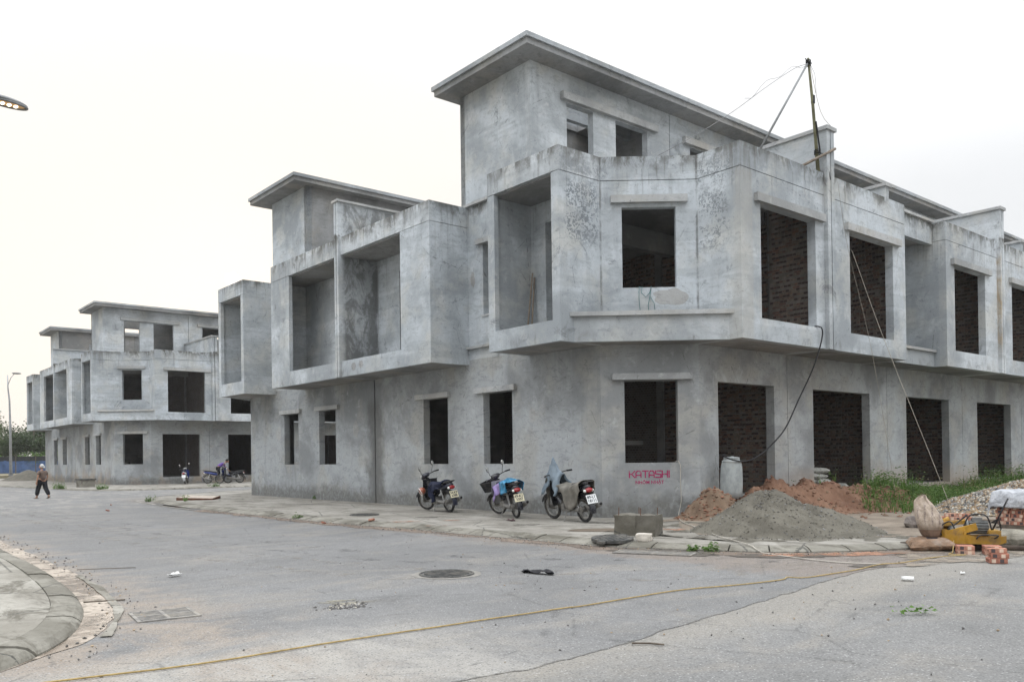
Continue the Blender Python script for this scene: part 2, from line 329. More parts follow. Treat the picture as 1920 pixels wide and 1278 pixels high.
    def build(s, name, m, parent=None, smooth=False, label=None, kind=None, recalc=True, T=None, base=None, flat_angle=None):
        if T: 
            for v in s.b.verts: v.co = Vector(T(v.co))
        if base is not None: bmesh.ops.translate(s.b, verts=s.b.verts, vec=-Vector(base))
        if recalc: bmesh.ops.recalc_face_normals(s.b, faces=s.b.faces)
        me = bpy.data.meshes.new(name); s.b.to_mesh(me); s.b.free()
        for mm in (m if isinstance(m, (list, tuple)) else [m]): me.materials.append(mm)
        if smooth:
            me.polygons.foreach_set('use_smooth', [True]*len(me.polygons))
            if flat_angle: me.set_sharp_from_angle(angle=R(flat_angle))
        o = bpy.data.objects.new(name, me); COL.objects.link(o)
        if parent: o.parent = parent
        if label: o['label'] = label
        if kind: o['kind'] = kind
        return o

def thing(name, label, cat, loc=(0, 0, 0), rotz=0, group=None):
    o = bpy.data.objects.new(name, None); COL.objects.link(o); o.empty_display_size = .2
    o.location = loc; o.rotation_euler = (0, 0, rotz); o['label'] = label; o['category'] = cat
    if group: o['group'] = group
    return o
def tag(o, label, cat, group=None):
    o['label'] = label; o['category'] = cat
    if group: o['group'] = group
    return o
def structure(o): o['kind'] = 'structure'; return o
def children(o): return [c for c in KIDS.get(o.name, [])]
def copy_tree(o, parent=None, skip=()):
    c = o.copy(); COL.objects.link(c)
    if parent: c.parent = parent
    for ch in [x for x in bpy.data.objects if x.parent == o]:
        if ch.name.split('.')[0] in skip: continue
        copy_tree(ch, c, skip)
    return c
def nz(p, s=1.): return noise.noise(Vector(p)*s)
def fbm(p, s=1., o=4): return noise.fractal(Vector(p)*s, 1.0, 2.0, o)

# ------------------------------------------------------------------ the terrace of unfinished houses
U0, UB, V0, VB, VM = 14.1, 12.8, 12.08, 10.82, 23.58
ZS, ZJ, ZP = 4.01, 7.815, 8.38
UEND = 46.9; PITCH = 5.46; FIN1 = 19.5
BASE = (14.1, 12.08, 0.0)
bld = thing('concrete_building', 'large unfinished grey concrete terrace in the middle and right, three motorbikes beside it', 'building', BASE, group='unfinished concrete terraces')
T0 = None
def Tm(p): return (p[0], 2*VM-p[1], p[2])
def part(mb, name, m, T=None, **k): return mb.build(name, m, bld, T=T, base=BASE, **k)
PU = [19.6+PITCH*i for i in range(6)]          # party lines 19.6, 25.06, 30.52, ...
e1 = Vector((15.88-14.1, 12.08-13.53)); L1 = e1.length; e1.normalize(); n1 = Vector((e1.y, -e1.x))
def brick_face(x, v0, v1, z0, z1, seed, backing=False):
    vs2, fs, mi = [], [], []; rnd = random.Random(seed); z = z0+.02; row = 0
    if backing: part(MB().box((x, v0-.02, z0), (x+.018, v1, z1)), 'brick_wall', M['mortar'])
    while z < z1-.05:
        hdr = row % 2 == 0; wb_, pit = (.084, .1) if hdr else (.18, .2); v = v0+rnd.random()*.06
        while v < v1-.1:
            if rnd.random() > .05:
                o = len(vs2); d = (.012 if hdr else .006)+rnd.random()*.005; h = .05; dz = rnd.uniform(-.006, .006)
                for dd in (-.02, d):
                    for py, pz in ((v, z), (v+wb_, z), (v+wb_, z+h), (v, z+h)): vs2.append((x-dd-BASE[0], py-BASE[1], pz+dz))
                fs += [tuple(o+q for q in f) for f in ((4, 7, 6, 5), (0, 4, 5, 1), (1, 5, 6, 2), (2, 6, 7, 3), (3, 7, 4, 0))]
                q = rnd.random(); mi += [(1 if q < .45 else 0) if hdr else (2 if q < .55 else 0)]*5
            v += pit
        z += .064; row += 1
    me = bpy.data.meshes.new('brick_courses'); me.from_pydata(vs2, [], fs)
    for q in (M['brick_wall'], M['brick_core'], M['mortar']): me.materials.append(q)
    me.polygons.foreach_set('material_index', mi)
    o = bpy.data.objects.new('brick_courses', me); COL.objects.link(o); o.parent = bld; o['kind'] = 'stuff'
def half(T, front):
    X, Y = (1, 0), (0, 1)
    # ---- ground floor walls
    w = MB().wall((U0, 13.53), Y, (-1, 0), VM+.05-13.53 if front else VM-.115-13.53, -.15, 4.137, .22, [(16.73-13.53, 17.95-13.53, 1.26, 3.18), (19.61-13.53, 20.85-13.53, 1.26, 3.18)])
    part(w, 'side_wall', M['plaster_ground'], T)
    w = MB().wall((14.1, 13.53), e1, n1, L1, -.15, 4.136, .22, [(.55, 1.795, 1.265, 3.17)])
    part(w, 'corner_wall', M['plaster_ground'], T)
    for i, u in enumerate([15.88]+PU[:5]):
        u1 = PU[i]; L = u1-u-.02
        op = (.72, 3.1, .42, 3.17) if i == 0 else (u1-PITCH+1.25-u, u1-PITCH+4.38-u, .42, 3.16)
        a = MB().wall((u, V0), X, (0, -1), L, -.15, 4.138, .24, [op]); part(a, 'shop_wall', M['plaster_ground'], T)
    # ---- first floor: side wall, with loggia doors and one narrow window, corner diagonal
    ops = [(.87, 1.87, 4.5, 7.26), (3.45, 4.4, 5.32, 7.24), (7.6, 8.6, 4.5, 7.26)]
    part(MB().wall((U0, 13.49), Y, (-1, 0), VM-13.49, 4.14, ZP, .2, ops), 'side_wall', M['plaster'], T)
    a, b = Vector((14.12, 13.49)), Vector((15.82, 12.0)); ed = (b-a).normalized(); nd = Vector((ed.y, -ed.x)); Ld = (b-a).length
    part(MB().wall(a, ed, nd, Ld, 4.14, ZJ, .2, [(.5, 1.75, 5.33, 7.2)]), 'corner_wall', M['plaster'], T)
    part(MB().wall(a+nd*.004, ed, nd, Ld, ZJ+.016, ZP, .2), 'parapet', M['plaster'], T)
    part(MB().obox((*(a+ed*1.125+nd*.02), 7.37), [(*ed, 0), (*nd, 0), (0, 0, 1)], (.885, .11, .085)), 'lintel', M['lintel'], T)
    # planter parapet across the corner
    pa, pb = Vector((13.23, 13.49)), Vector((15.8, 11.16)); ep = (pb-pa).normalized(); np_ = Vector((ep.y, -ep.x)); Lp = (pb-pa).length
    part(MB().wall(pa, ep, np_, Lp, ZS+.002, 4.58, .14), 'planter_wall', M['plaster'], T)
    part(MB().obox((*(pa+ep*Lp/2+np_*.0), 4.63), [(*ep, 0), (*np_, 0), (0, 0, 1)], (Lp/2+.1, .1, .05)), 'ledge', M['lintel'], T)
    part(MB().prism([(13.36, 13.49), (15.8, 11.28), (15.8, 12.3), (14.2, 13.6), (14.0, 13.49)], ZS+.004, 4.13), 'soffit', M['soffit'], T)
    # ---- side bays
    def bay_side(v0, v1, ops, mid=None):
        if mid: segs = [(v0, mid)]
        else: segs = [(v0, v1)]
        for s0, s1 in segs:
            oo = [(p-s0, q-s0, z0, z1) for p, q, z0, z1 in ops]
            part(MB().wall((UB, s0), Y, (-1, 0), s1-s0, ZS, ZJ, .13, oo), 'bay_front', M['plaster'], T)
            part(MB().wall((UB-.003, s0-.003), Y, (-1, 0), s1-s0+.003, ZJ+.014, ZP, .13), 'parapet', M['plaster'], T)
        part(MB().wall((UB+.13, v0), X, (0, -1), U0-UB-.13, ZS, ZJ, .13), 'bay_side', M['plaster'], T)
        part(MB().wall((UB+.127, v0-.003), X, (0, -1), U0-UB-.127, ZJ+.014, ZP, .13), 'parapet', M['plaster'], T)
        if not mid:
            part(MB().box((UB+.13, v1-.13, ZS), (U0, v1, ZP)), 'bay_side', M['plaster'], T)
        part(MB().box((UB+.13, v0+.13, ZS), (U0-.0, v1-(0 if mid else .13), 4.45)), 'bay_floor', M['soffit'], T)
        part(MB().box((UB+.13, v0+.13, ZJ-.02), (U0-.0, v1-(0 if mid else .13), 8.0)), 'bay_ceiling', M['soffit'], T)
    bay_side(13.49, 16.03, [(13.74, 15.78, 4.5, ZJ)])
    bay_side(18.55, VM+.05, [(20.01, 23.46, 4.5, ZJ)], mid=VM-.09)
    # fin between the two halves of the double bay
    part(MB().box((UB-.08, VM-.13, ZS-.005), (14.1, VM-.018, ZP)).box((UB-.08, VM-.13, ZP), (15.9, VM-.018, 9.5)), 'party_fin', M['plaster'], T)
    part(MB().box((UB-.13, VM-.2, 9.5), (15.9, VM-.001, 9.57)), 'coping', M['lintel'], T)
    # side ledges and lintels
    part(MB().box((U0-.1, 16.03, 4.43), (U0+.02, 18.55, 4.5)), 'ledge', M['lintel'], T)
    part(MB().box((U0-.1, 16.03, ZP+.001), (U0+.0, 18.62, 8.45)), 'ledge', M['lintel'], T)
    for v0, v1 in ((16.53, 18.23), (19.46, 21.16)):
        part(MB().box((U0-.12, v0, 3.183), (U0+.05, v1, 3.33)), 'lintel', M['lintel'], T)
    part(MB().box((U0-.12, 16.75, 7.243), (U0+.05, 18.1, 7.38)), 'lintel', M['lintel'], T)
    part(MB().box((U0-.04, 17.0, 5.27), (U0+.05, 17.95, 5.318)), 'window_sill', M['lintel'], T)
    c = Vector((14.1, 13.53))+e1*1.19
    part(MB().obox((*(c+n1*.02), 3.265), [(*e1, 0), (*n1, 0), (0, 0, 1)], (.93, .11, .075)), 'lintel', M['lintel'], T)
    # ---- street bays, in pairs about a fin
    def bay_front(u0, u1, w0, w1, left=True, right=True):
        part(MB().wall((u0, VB), X, (0, -1), u1-u0, ZS, ZJ, .22, [(w0-u0, w1-u0, 4.51, 7.12)]), 'bay_front', M['plaster'], T)
        part(MB().wall((u0-.003*left, VB-.003), X, (0, -1), u1-u0, ZJ+.014, ZP, .16), 'parapet', M['plaster'], T)
        part(MB().box((w0-.25, VB-.11, 7.123), (w1+.34, VB+.04, 7.31)), 'lintel', M['lintel'], T)
        if left:
            part(MB().wall((u0, V0+.1), (0, -1), (-1, 0), V0+.1-VB-.22, ZS, ZJ, .14), 'bay_side', M['plaster'], T)
            part(MB().wall((u0-.003, V0+.1), (0, -1), (-1, 0), V0+.1-VB-.16, ZJ+.014, ZP, .14), 'parapet', M['plaster'], T)
        if right: part(MB().box((u1-.14, VB+.22, ZS), (u1, V0+.1, ZP)), 'bay_side', M['plaster'], T)
        if front and u0 < 40: brick_face(u1-(.158 if right else .018), VB+.24, V0+.3, 4.16, 7.85, int(u0*3), True)
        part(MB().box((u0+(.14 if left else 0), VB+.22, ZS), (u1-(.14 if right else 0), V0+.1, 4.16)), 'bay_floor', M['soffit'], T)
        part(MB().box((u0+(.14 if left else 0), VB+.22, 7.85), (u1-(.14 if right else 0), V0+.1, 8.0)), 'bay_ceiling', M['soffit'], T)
    def fin(u, v, z0):
        part(MB().box((u-.17, v, z0), (u-.02, V0+.1, ZP)).box((u-.17, v, ZP), (u-.02, 15.85, 9.44)), 'party_fin', M['plaster'], T)
        part(MB().box((u+.02, v, z0), (u+.17, V0+.1, ZP)).box((u+.02, v, ZP), (u+.17, 15.85, 9.44)), 'party_fin', M['plaster'], T)
        part(MB().box((u-.23, v-.05, 9.44), (u+.23, 15.85, 9.53)), 'coping', M['lintel'], T)
    def gap(u0, u1):
        part(MB().box((u0, 11.2, ZS+.003), (u1, 11.34, 4.44)), 'balcony_parapet', M['plaster'], T)
        part(MB().box((u0, 11.12, 4.44), (u1-.02, 11.4, 4.52)), 'coping', M['lintel'], T)
        part(MB().box((u0, 11.22, 7.75), (u1, 11.4, 8.4)), 'balcony_beam', M['plaster'], T)
        part(MB().box((u0, 11.14, 8.4), (u1-.05, 11.46, 8.48)), 'coping', M['lintel'], T)
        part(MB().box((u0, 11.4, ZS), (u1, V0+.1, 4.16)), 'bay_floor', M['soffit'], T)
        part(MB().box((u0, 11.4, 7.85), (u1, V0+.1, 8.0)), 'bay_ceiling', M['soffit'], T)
        m = (u0+u1)/2
        part(MB().wall((u0, V0), X, (0, -1), u1-u0, 4.16, 7.85, .2, [(m-u0-.9, m-u0-.1, 4.3, 6.9), (m-u0+.1, m-u0+.9, 4.3, 6.9)]), 'balcony_wall', M['plaster'], T)
    part(MB().box((15.8, VB-.09, ZS-.004), (15.801, VB-.089, ZS)), 'drip', M['soffit'], T) if False else None
    bay_front(15.8, FIN1-.17, 16.56, 18.9, True, False)
    for k in range(3):
        f = FIN1+k*2*PITCH+.06*k
        fin(f, VB-.1, ZS-.006)
        if k: bay_front(f-4.15, f-.17, f-3.56, f-1.22, True, False)
        if f+4.15 < UEND: bay_front(f+.17, f+4.15, f+1.06, f+3.42, False, True)
        if f+6 < UEND:
            gap(f+4.15, f+2*PITCH+.06-4.15)
            g = f+PITCH+.03
            part(MB().box((g-.13, 11.95, 8.4), (g-.012, 15.85, 9.44)).box((g+.012, 11.95, 8.4), (g+.13, 15.85, 9.44)), 'party_fin', M['plaster'], T)
            part(MB().box((g-.2, 11.88, 9.44), (g+.2, 15.85, 9.53)), 'coping', M['lintel'], T)
    # ---- set-back top storey and roof
    V3 = 15.85
    part(MB().box((U0, V3+.2, ZP+.003), (U0+.2, 18.83, 11.53)), 'upper_wall', M['plaster'], T)
    for i in range(6):
        u0 = U0 if i == 0 else PU[i-1]+.012; u1 = PU[i]-.012 if i < 5 else UEND
        s = PU[i]-PITCH if i else 14.1
        if i % 2 == 0: oo = [(1.27, 2.27), (3.16, 4.5)]
        else: oo = [(PITCH-4.5, PITCH-3.16), (PITCH-2.27, PITCH-1.27)]
        d = s-u0
        part(MB().wall((u0, V3), X, (0, -1), u1-u0, 8.0, 11.53, .2, [(p+d, q+d, 8.2, 10.77) for p, q in oo]), 'upper_wall', M['plaster'], T)
        l0, l1 = min(p for p, q in oo)-.22, max(q for p, q in oo)+.36
        if i % 2: l0, l1 = min(p for p, q in oo)-.36, max(q for p, q in oo)+.22
        part(MB().box((s+l0, V3-.13, 10.8), (s+l1, V3+.05, 11.0)), 'lintel', M['lintel'], T)
        back = [(2.2, 3.2, 8.2, 10.6)]
        if i == 0: back = [(2.1, 3.6, 8.9, 10.7)]
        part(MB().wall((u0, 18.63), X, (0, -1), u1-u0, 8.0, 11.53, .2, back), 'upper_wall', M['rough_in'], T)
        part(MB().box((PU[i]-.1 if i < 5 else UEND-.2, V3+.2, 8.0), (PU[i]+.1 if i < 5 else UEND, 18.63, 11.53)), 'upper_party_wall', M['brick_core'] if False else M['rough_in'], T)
    sky_hole = [(14.65, 17.2, 16.75, 18.5)]
    us = [13.46, 14.65, 18.4, 19.65]; vs_ = [15.23, 16.4, 18.5, 19.18]
    part(MB().box((14.3, 17.3, 11.16), (19.5, 17.46, 11.56)), 'beam', M['plaster_plain'], T)
    mb = MB(); mt = MB()
    for i in range(3):
        for j in range(3):
            if (i, j) == (1, 1): continue
            mb.box((us[i], vs_[j], 11.53), (us[i+1], vs_[j+1], 11.68))
            mt.box((us[i]-(.06 if i == 0 else 0), vs_[j]-(.06 if j == 0 else 0), 11.68), (us[i+1], vs_[j+1]+(.06 if j == 2 else 0), 11.795))
    bmesh.ops.remove_doubles(mb.b, verts=mb.b.verts, dist=1e-4); bmesh.ops.remove_doubles(mt.b, verts=mt.b.verts, dist=1e-4)
    part(mb, 'roof_slab', M['soffit'], T); part(mt, 'roof_edge', M['plaster_plain'], T)
    for i in range(1, 6):
        u0 = PU[i-1]+.062; u1 = PU[i]+.05 if i < 5 else UEND+.6
        part(MB().box((u0, 15.23, 11.53), (u1, 19.18, 11.68)), 'roof_slab', M['soffit'], T)
        part(MB().box((u0, 15.17, 11.68), (u1, 19.24, 11.795)), 'roof_edge', M['plaster_plain'], T)
    # ---- floors, ceilings, interior party walls of rough brick
    part(MB().prism([(14.3, 13.7), (16.0, 12.3), (UEND, 12.3), (UEND, VM), (14.3, VM)], -.1, .40), 'floor_slab', M['rough_in'], T)
    part(MB().prism([(14.3, 13.62), (15.95, 12.25), (UEND, 12.25), (UEND, VM), (14.3, VM)], 4.02, 4.15), 'floor_slab', M['soffit'], T)
    part(MB().prism([(14.3, 13.6), (15.95, 12.25), (UEND, 12.25), (UEND, VM), (14.3, VM)], 7.84, 8.0), 'floor_slab', M['soffit'], T)
    part(MB().box((UEND, V0+.0, -.15), (UEND+.22, VM, 8.38)), 'end_wall', M['plaster_ground'], T)
    part(MB().box((14.32, VM-.012, .4), (UEND, VM, 4.02)).box((14.32, VM-.012, 4.15), (UEND, VM, 7.84)), 'back_wall', M['rough_in'], T)
    for i, u in enumerate(PU[:5]):
        for z0, z1 in ((.40, 4.02), (4.15, 7.84)):
            vv0 = V0+.245 if z0 < 1 else V0+.12
            part(MB().box((u-.1, vv0+.3, z0), (u+.1, VM-.02, z1)), 'brick_wall', M['brick_flat'], T)
            part(MB().box((u-.17, vv0+.02 if z0 < 1 else V0+.11, z0), (u+.1, vv0+.298, z1)), 'column', M['rough_in'], T)
            part(MB().box((u-.16, 16.1, z0), (u-.102, 16.36, z1)), 'column', M['rough_in'], T)
            part(MB().box((u-.16, 12.6, z1-.32), (u-.102, 23, z1)), 'beam', M['rough_in'], T)
            if front and i < 4:
                brick_face(u-.1, vv0+.34, (16.1 if i < 2 else 15.5) if z0 < 1 else (20.5 if i < 2 else 17.5), z0, z1-.35, i*7+int(z0))
    # stairs inside the corner unit, behind the corner window
    if front:
        st = MB()
        for k in range(9): st.box((17.0-.26*k, 15.9, .4+.17*k), (17.26-.26*k+.0, 16.9, .57+.17*k))
        st.obox((15.95, 16.4, .98), [Vector((-.84, 0, .55)).normalized(), (0, 1, 0), Vector((.55, 0, .84)).normalized()], (1.35, .49, .07))
        st.box((14.4, 15.9, 1.94), (15.0, 17.0, 2.08)).box((16.2, 15.3, 1.72), (17.6, 15.85, 1.84))
        part(st, 'staircase', M['rough_in'], T)
        # beam and half-height brick wall seen through the upper corner window
        part(MB().box((14.3, 15.6, 7.25), (19.48, 15.85, 7.84)), 'beam', M['lintel'], T)
        part(MB().box((15.6, 17.4, 4.15), (19.45, 17.6, 6.3)), 'brick_wall', M['brick_flat'], T)
        part(MB().tube([(14.9, 14.3, 5.3), (15.0, 14.25, 4.2)], .04, 6).tube([(14.6, 14.6, 5.6), (16.9, 12.9, 5.32)], .045, 6), 'timber_prop', simple('old timber', (.2, .16, .12), .9), T)
half(None, True)
half(Tm, False)
# plaster patches over old scaffold holes on the walls: ring-shaped repairs, a few mm proud
M['patch'] = concrete('fresh patch', (.29, .292, .285), (.39, .392, .385), mould=False, damp=False, soil=False, band=False)
M['patch_in'] = concrete('patch centre', (.32, .325, .32), (.4, .41, .41), mould=False, damp=False, soil=False, band=False)
def wallpatch(c, e, n, rx, rz, ring=True, seed=1, m='patch'):
    c = Vector(c); e = Vector(e); n = Vector(n); up = Vector((0, 0, 1)); rnd = random.Random(seed)
    def blob(mb, k, off):
        ph = [rnd.uniform(.82, 1.15) for _ in range(14)]; N = 28
        pts = []
        for i in range(N):
            a = 2*math.pi*i/N; q = ph[i//2 % 14]*.5+ph[(i//2+(i % 2)) % 14]*.5
            pts.append(c + e*math.cos(a)*rx*k*q + up*math.sin(a)*rz*k*q + n*off)
        bot = [p - n*(off+.01) for p in pts]
        A = [mb.b.verts.new(p) for p in pts]; B = [mb.b.verts.new(p) for p in bot]
        mb.b.faces.new(A)
        for i in range(N): mb.b.faces.new((A[i], B[i], B[(i+1) % N], A[(i+1) % N]))
    mb = MB(); blob(mb, 1, .004); part(mb, 'plaster_patch', M[m])
    if ring == 2: mb = MB(); blob(mb, .5, .007); part(mb, 'plaster_patch', M['patch_in'])
wallpatch((14.1, 30.95, 2.45), (0, 1, 0), (-1, 0, 0), .2, .27, seed=2)
wallpatch((14.1, 24.9, 2.45), (0, 1, 0), (-1, 0, 0), .2, .26, seed=3)
wallpatch((26.35, 11.55, 6.4), (0, 1, 0), (-1, 0, 0), .26, .4, seed=4)
wallpatch((14.1, 18.35, 6.35), (0, 1, 0), (-1, 0, 0), .1, .2, seed=5)
wallpatch((14.1, 15.95, 2.5), (0, 1, 0), (-1, 0, 0), .12, .2, seed=8)
wallpatch((12.8, 22.7, 4.28), (0, 1, 0), (-1, 0, 0), .13, .13, False, seed=6)
wallpatch((12.8, 22.25, 4.3), (0, 1, 0), (-1, 0, 0), .13, .12, False, seed=7)
_q = Vector((14.12, 13.49))+Vector((1.7, -1.49)).normalized()*1.62
wallpatch((_q.x, _q.y, 5.1), (.752, -.66, 0), (-.66, -.752, 0), .42, .2, False, seed=9)
# red stencilled lettering under the corner window
M['stencil'] = None
k = NT('red stencil paint'); nn = k.noise(k.vec(), 22, 5, .7)
M['stencil'] = k.out(k.mix(k.rng(nn, .56, .66), (.3, .01, .085), (.3, .2, .22)), .8)
GL = {'K': [[(0, 0), (0, 1)], [(0, .5), (.35, .5), (.8, 1)], [(.35, .5), (.8, 0)]], 'A': [[(0, 0), (0, .72), (.2, 1), (.55, 1), (.75, .72), (.75, 0)], [(0, .36), (.75, .36)]],
      'T': [[(0, 1), (.85, 1)], [(.42, 1), (.42, 0)]], 'S': [[(.78, 1), (.0, 1), (0, .55), (.78, .45), (.78, 0), (0, 0)]], 'H': [[(0, 0), (0, 1)], [(.78, 0), (.78, 1)], [(0, .5), (.78, .5)]], 'I': [[(0.05, 0), (0.05, 1)]]}
def facade(a, z, d): 
    p = Vector((14.1, 13.53))+e1*a+n1*d; return Vector((p.x, p.y, z))
def strokes(word, a0, a1, z0, z1, w):
    mb = MB(); adv = [.98 if c != 'I' else .2 for c in word]; tot = sum(adv); x = 0
    for c, ad in zip(word, adv):
        for pl in GL[c]:
            for (x0, y0), (x1, y1) in zip(pl, pl[1:]):
                A = facade(a0+(x+x0)/tot*(a1-a0), z0+y0*(z1-z0), 0); B = facade(a0+(x+x1)/tot*(a1-a0), z0+y1*(z1-z0), 0)
                t = (B-A).normalized(); nrm = Vector((n1.x, n1.y, 0)); sd = t.cross(nrm)
                mb.obox((A+B)/2+nrm*(.001+.0002*len(mb.b.faces)/6), [t, sd, nrm], ((B-A).length/2+w*.4, w/2, .002))
        x += ad
    return part(mb, 'stencil_lettering', M['stencil'])
strokes('KATASHI', .64, 1.59, .925, 1.075, .025)
def text_mesh(s, size, mat, name, parent, mw, bold=.0):
    cu = bpy.data.curves.new(name, 'FONT'); cu.body = s; cu.size = size; cu.extrude = .001; cu.offset = bold; cu.align_x = 'CENTER'; cu.resolution_u = 2
    o = bpy.data.objects.new(name+'_curve', cu); COL.objects.link(o)
    dg = bpy.context.evaluated_depsgraph_get(); dg.update()
    me = bpy.data.meshes.new_from_object(o.evaluated_get(dg)); bpy.data.objects.remove(o); bpy.data.curves.remove(cu)
    me.transform(mw); me.materials.clear(); me.materials.append(mat)
    q = bpy.data.objects.new(name, me); COL.objects.link(q); q.parent = parent; return q
def facade_mw(a, z, d):
    p = facade(a, z, d)-Vector(BASE); return Matrix(((e1.x, 0, n1.x, p.x), (e1.y, 0, n1.y, p.y), (0, 1, 0, p.z), (0, 0, 0, 1)))
text_mesh('NHÔM NHẬT', .108, M['stencil'], 'stencil_lettering', bld, facade_mw(1.11, .775, .002), .002)

# the far block is the same terrace, one street further on
far = copy_tree(bld, skip=('brick_courses', 'plaster_patch', 'stencil_lettering', 'timber_prop'))
far.name = 'concrete_building.001'
far.location = (BASE[0]+.68, BASE[1]+43.05, .02)
far['label'] = 'far unfinished concrete terrace across the side street at left, behind the walking person'

# ------------------------------------------------------------------ ground, roads, pavements
RZ = -.08
KF = 1.53/1.58
def spl(pts, step=.3):
    """Catmull-Rom resample of a 2-D / 3-D polyline"""
    P = [Vector(p) for p in pts]; out = []
    for i in range(len(P)-1):
        a, b, c, d = P[max(i-1, 0)], P[i], P[i+1], P[min(i+2, len(P)-1)]
        n = max(1, int((c-b).length/step))
        for j in range(n):
            t = j/n; out.append(.5*((2*b)+(c-a)*t+(2*a-5*b+4*c-d)*t*t+(3*b-a-3*c+d)*t**3))
    out.append(P[-1]); return out
def offs(P, d):
    out = []
    for i, p in enumerate(P):
        t = (P[min(i+1, len(P)-1)]-P[max(i-1, 0)]).normalized(); out.append(Vector((p.x-t.y*d, p.y+t.x*d)))
    return out
def asphalt(name, base, near=False):
    k = NT(name); v = k.vec(); X, Y, Z = k.xyz()[0:3]
    a = k.noise(v, .35, 5, .6, .5); b = k.noise(v, 2.2, 6, .7); g = k.voro(v, 48, 'F1'); g2 = k.noise(v, 62, 3, .65); f = k.noise(v, 24, 5, .7)
    c = k.mix(k.rng(a, .35, .65), tuple(x*.88 for x in base), tuple(x*1.12 for x in base))
    c = k.mix(k.rng(b, .5, .72, 0, .62), c, tuple(x*.7 for x in base))
    d = k.noise(k.vec((.6, 1, 1), (5, 5, 0)), .9, 6, .7, .8)
    c = k.mix(k.rng(d, .46, .7, 0, .6), c, (.25, .228, .195))
    if near:
        dd = k.math('ADD', Y, k.math('MULTIPLY', k.math('SUBTRACT', b, .5), .8))
        c = k.mix(k.math('MULTIPLY', k.rng(dd, 3.9, 4.6), .55), c, (.27, .245, .205))
    else:
        dd = k.math('ADD', X, k.math('MULTIPLY', k.math('SUBTRACT', b, .5), 2.2))
        # brown silt washed against the kerbs and over the lower left corner
        c = k.mix(k.math('MULTIPLY', k.rng(dd, 9.2, 9.7), k.math('MULTIPLY', k.rng(Y, 40, 30), .6)), c, (.2, .155, .12))
        c = k.mix(k.math('MULTIPLY', k.rng(dd, 3.6, 2.6), k.rng(d, .38, .56, 0, .8)), c, (.27, .225, .18))
        pl = k.noise(k.vec((1, .35, 1), (2, 3, 0)), 1.6, 6, .75, .6); yy = k.math('ADD', Y, k.math('MULTIPLY', k.math('SUBTRACT', pl, .5), 2.5))
        m = k.math('MULTIPLY', k.rng(yy, 7.3, 6.5), k.rng(X, 5.2, 3.4))
        c = k.mix(k.math('MULTIPLY', m, k.rng(pl, .4, .6, .25, .8)), c, (.33, .312, .28))
        m2 = k.math('MULTIPLY', k.rng(Y, 24, 34), k.rng(pl, .48, .6, 0, .6)); c = k.mix(m2, c, (.3, .28, .25))
        dk = k.noise(k.vec((.7, 1.4, 1), (8, 1, 0)), 1.4, 7, .8, .4); c = k.mix(k.rng(dk, .57, .68, 0, .5), c, (.10, .09, .08))
    wheel = k.noise(k.vec((.35, 2.2, 1), (1, 7, 0)), .8, 4, .6); c = k.mix(k.rng(wheel, .5, .68, 0, .3), c, tuple(x*.7 for x in base))
    crack = k.voro(k.vec((1, 1, 1), (3.3, 1.7, 0)), .42); cw = k.math('ADD', crack, k.math('MULTIPLY', k.math('SUBTRACT', f, .5), .045))
    c = k.mix(k.math('MULTIPLY', k.rng(cw, .009, .002), k.rng(b, .45, .55, 0, .45)), c, (.06, .058, .055))
    gsel = k.n('ShaderNodeTexVoronoi', feature='F1'); k.t.links.new(v, gsel.inputs['Vector']); gsel.inputs['Scale'].default_value = 48
    sc_ = k.n('ShaderNodeSeparateColor'); k.t.links.new(gsel.outputs['Color'], sc_.inputs[0])
    c = k.mix(k.math('MULTIPLY', k.rng(g, .15, .5, .9, 0), k.rng(sc_.outputs[0], .6, .95)), c, tuple(min(.6, x*2.3) for x in base))
    c = k.mix(k.math('MULTIPLY', k.rng(g, .2, .55, .8, 0), k.rng(sc_.outputs[1], .55, .95)), c, tuple(x*.4 for x in base))
    c = k.mix(k.rng(g2, .52, .66, 0, .5), c, tuple(x*.35 for x in base))
    c = k.mix(k.rng(g2, .46, .34, 0, .45), c, tuple(x*1.5 for x in base))
    c = k.mix(k.rng(f, .5, .75, 0, .4), c, tuple(x*.6 for x in base))
    k.bump(g, .5, .008); k.bump(f, .5, .012); k.bump(b, .25, .03)
    return k.out(c, k.rng(a, .3, .7, .78, .95))
M['asphalt'] = asphalt('old asphalt', (.166, .164, .16)); M['asphalt2'] = asphalt('dusty asphalt', (.176, .173, .166), True)
def paving(name, lo, hi, moss=.5):
    k = NT(name); v = k.vec(); X, Y, Z = k.xyz()[0:3]
    a = k.noise(v, .6, 5, .65, .5); b = k.noise(v, 3, 6, .75, .3); f = k.noise(v, 22, 5, .7)
    st = k.noise(k.vec((1.6, .5, 1)), 1.3, 6, .75, .6)
    c = k.mix(k.rng(a, .36, .64), lo, hi)
    c = k.mix(k.rng(st, .47, .62, 0, moss), c, (.105, .096, .076))
    c = k.mix(k.rng(b, .52, .72, 0, .5), c, tuple(x*.62 for x in lo))
    c = k.mix(k.rng(k.noise(k.vec(off=(8, 3, 0)), 1.1, 5, .7), .55, .7, 0, .5), c, tuple(min(.6, x*1.18) for x in hi))
    c = k.mix(k.rng(f, .5, .72, 0, .4), c, tuple(x*.55 for x in lo))
    crack = k.voro(k.vec(off=(1.1, 4.7, 0)), .5); cw = k.math('ADD', crack, k.math('MULTIPLY', k.math('SUBTRACT', f, .5), .05))
    c = k.mix(k.rng(cw, .008, .002, 0, .8), c, (.05, .05, .045))
    k.bump(f, .5, .012); k.bump(b, .35, .03)
    return k.out(c, .92)
M['paving'] = paving('pavement concrete', (.21, .195, .168), (.315, .297, .263), .62)
M['paving_old'] = paving('mossy pavement', (.2, .186, .156), (.335, .318, .278), .92)
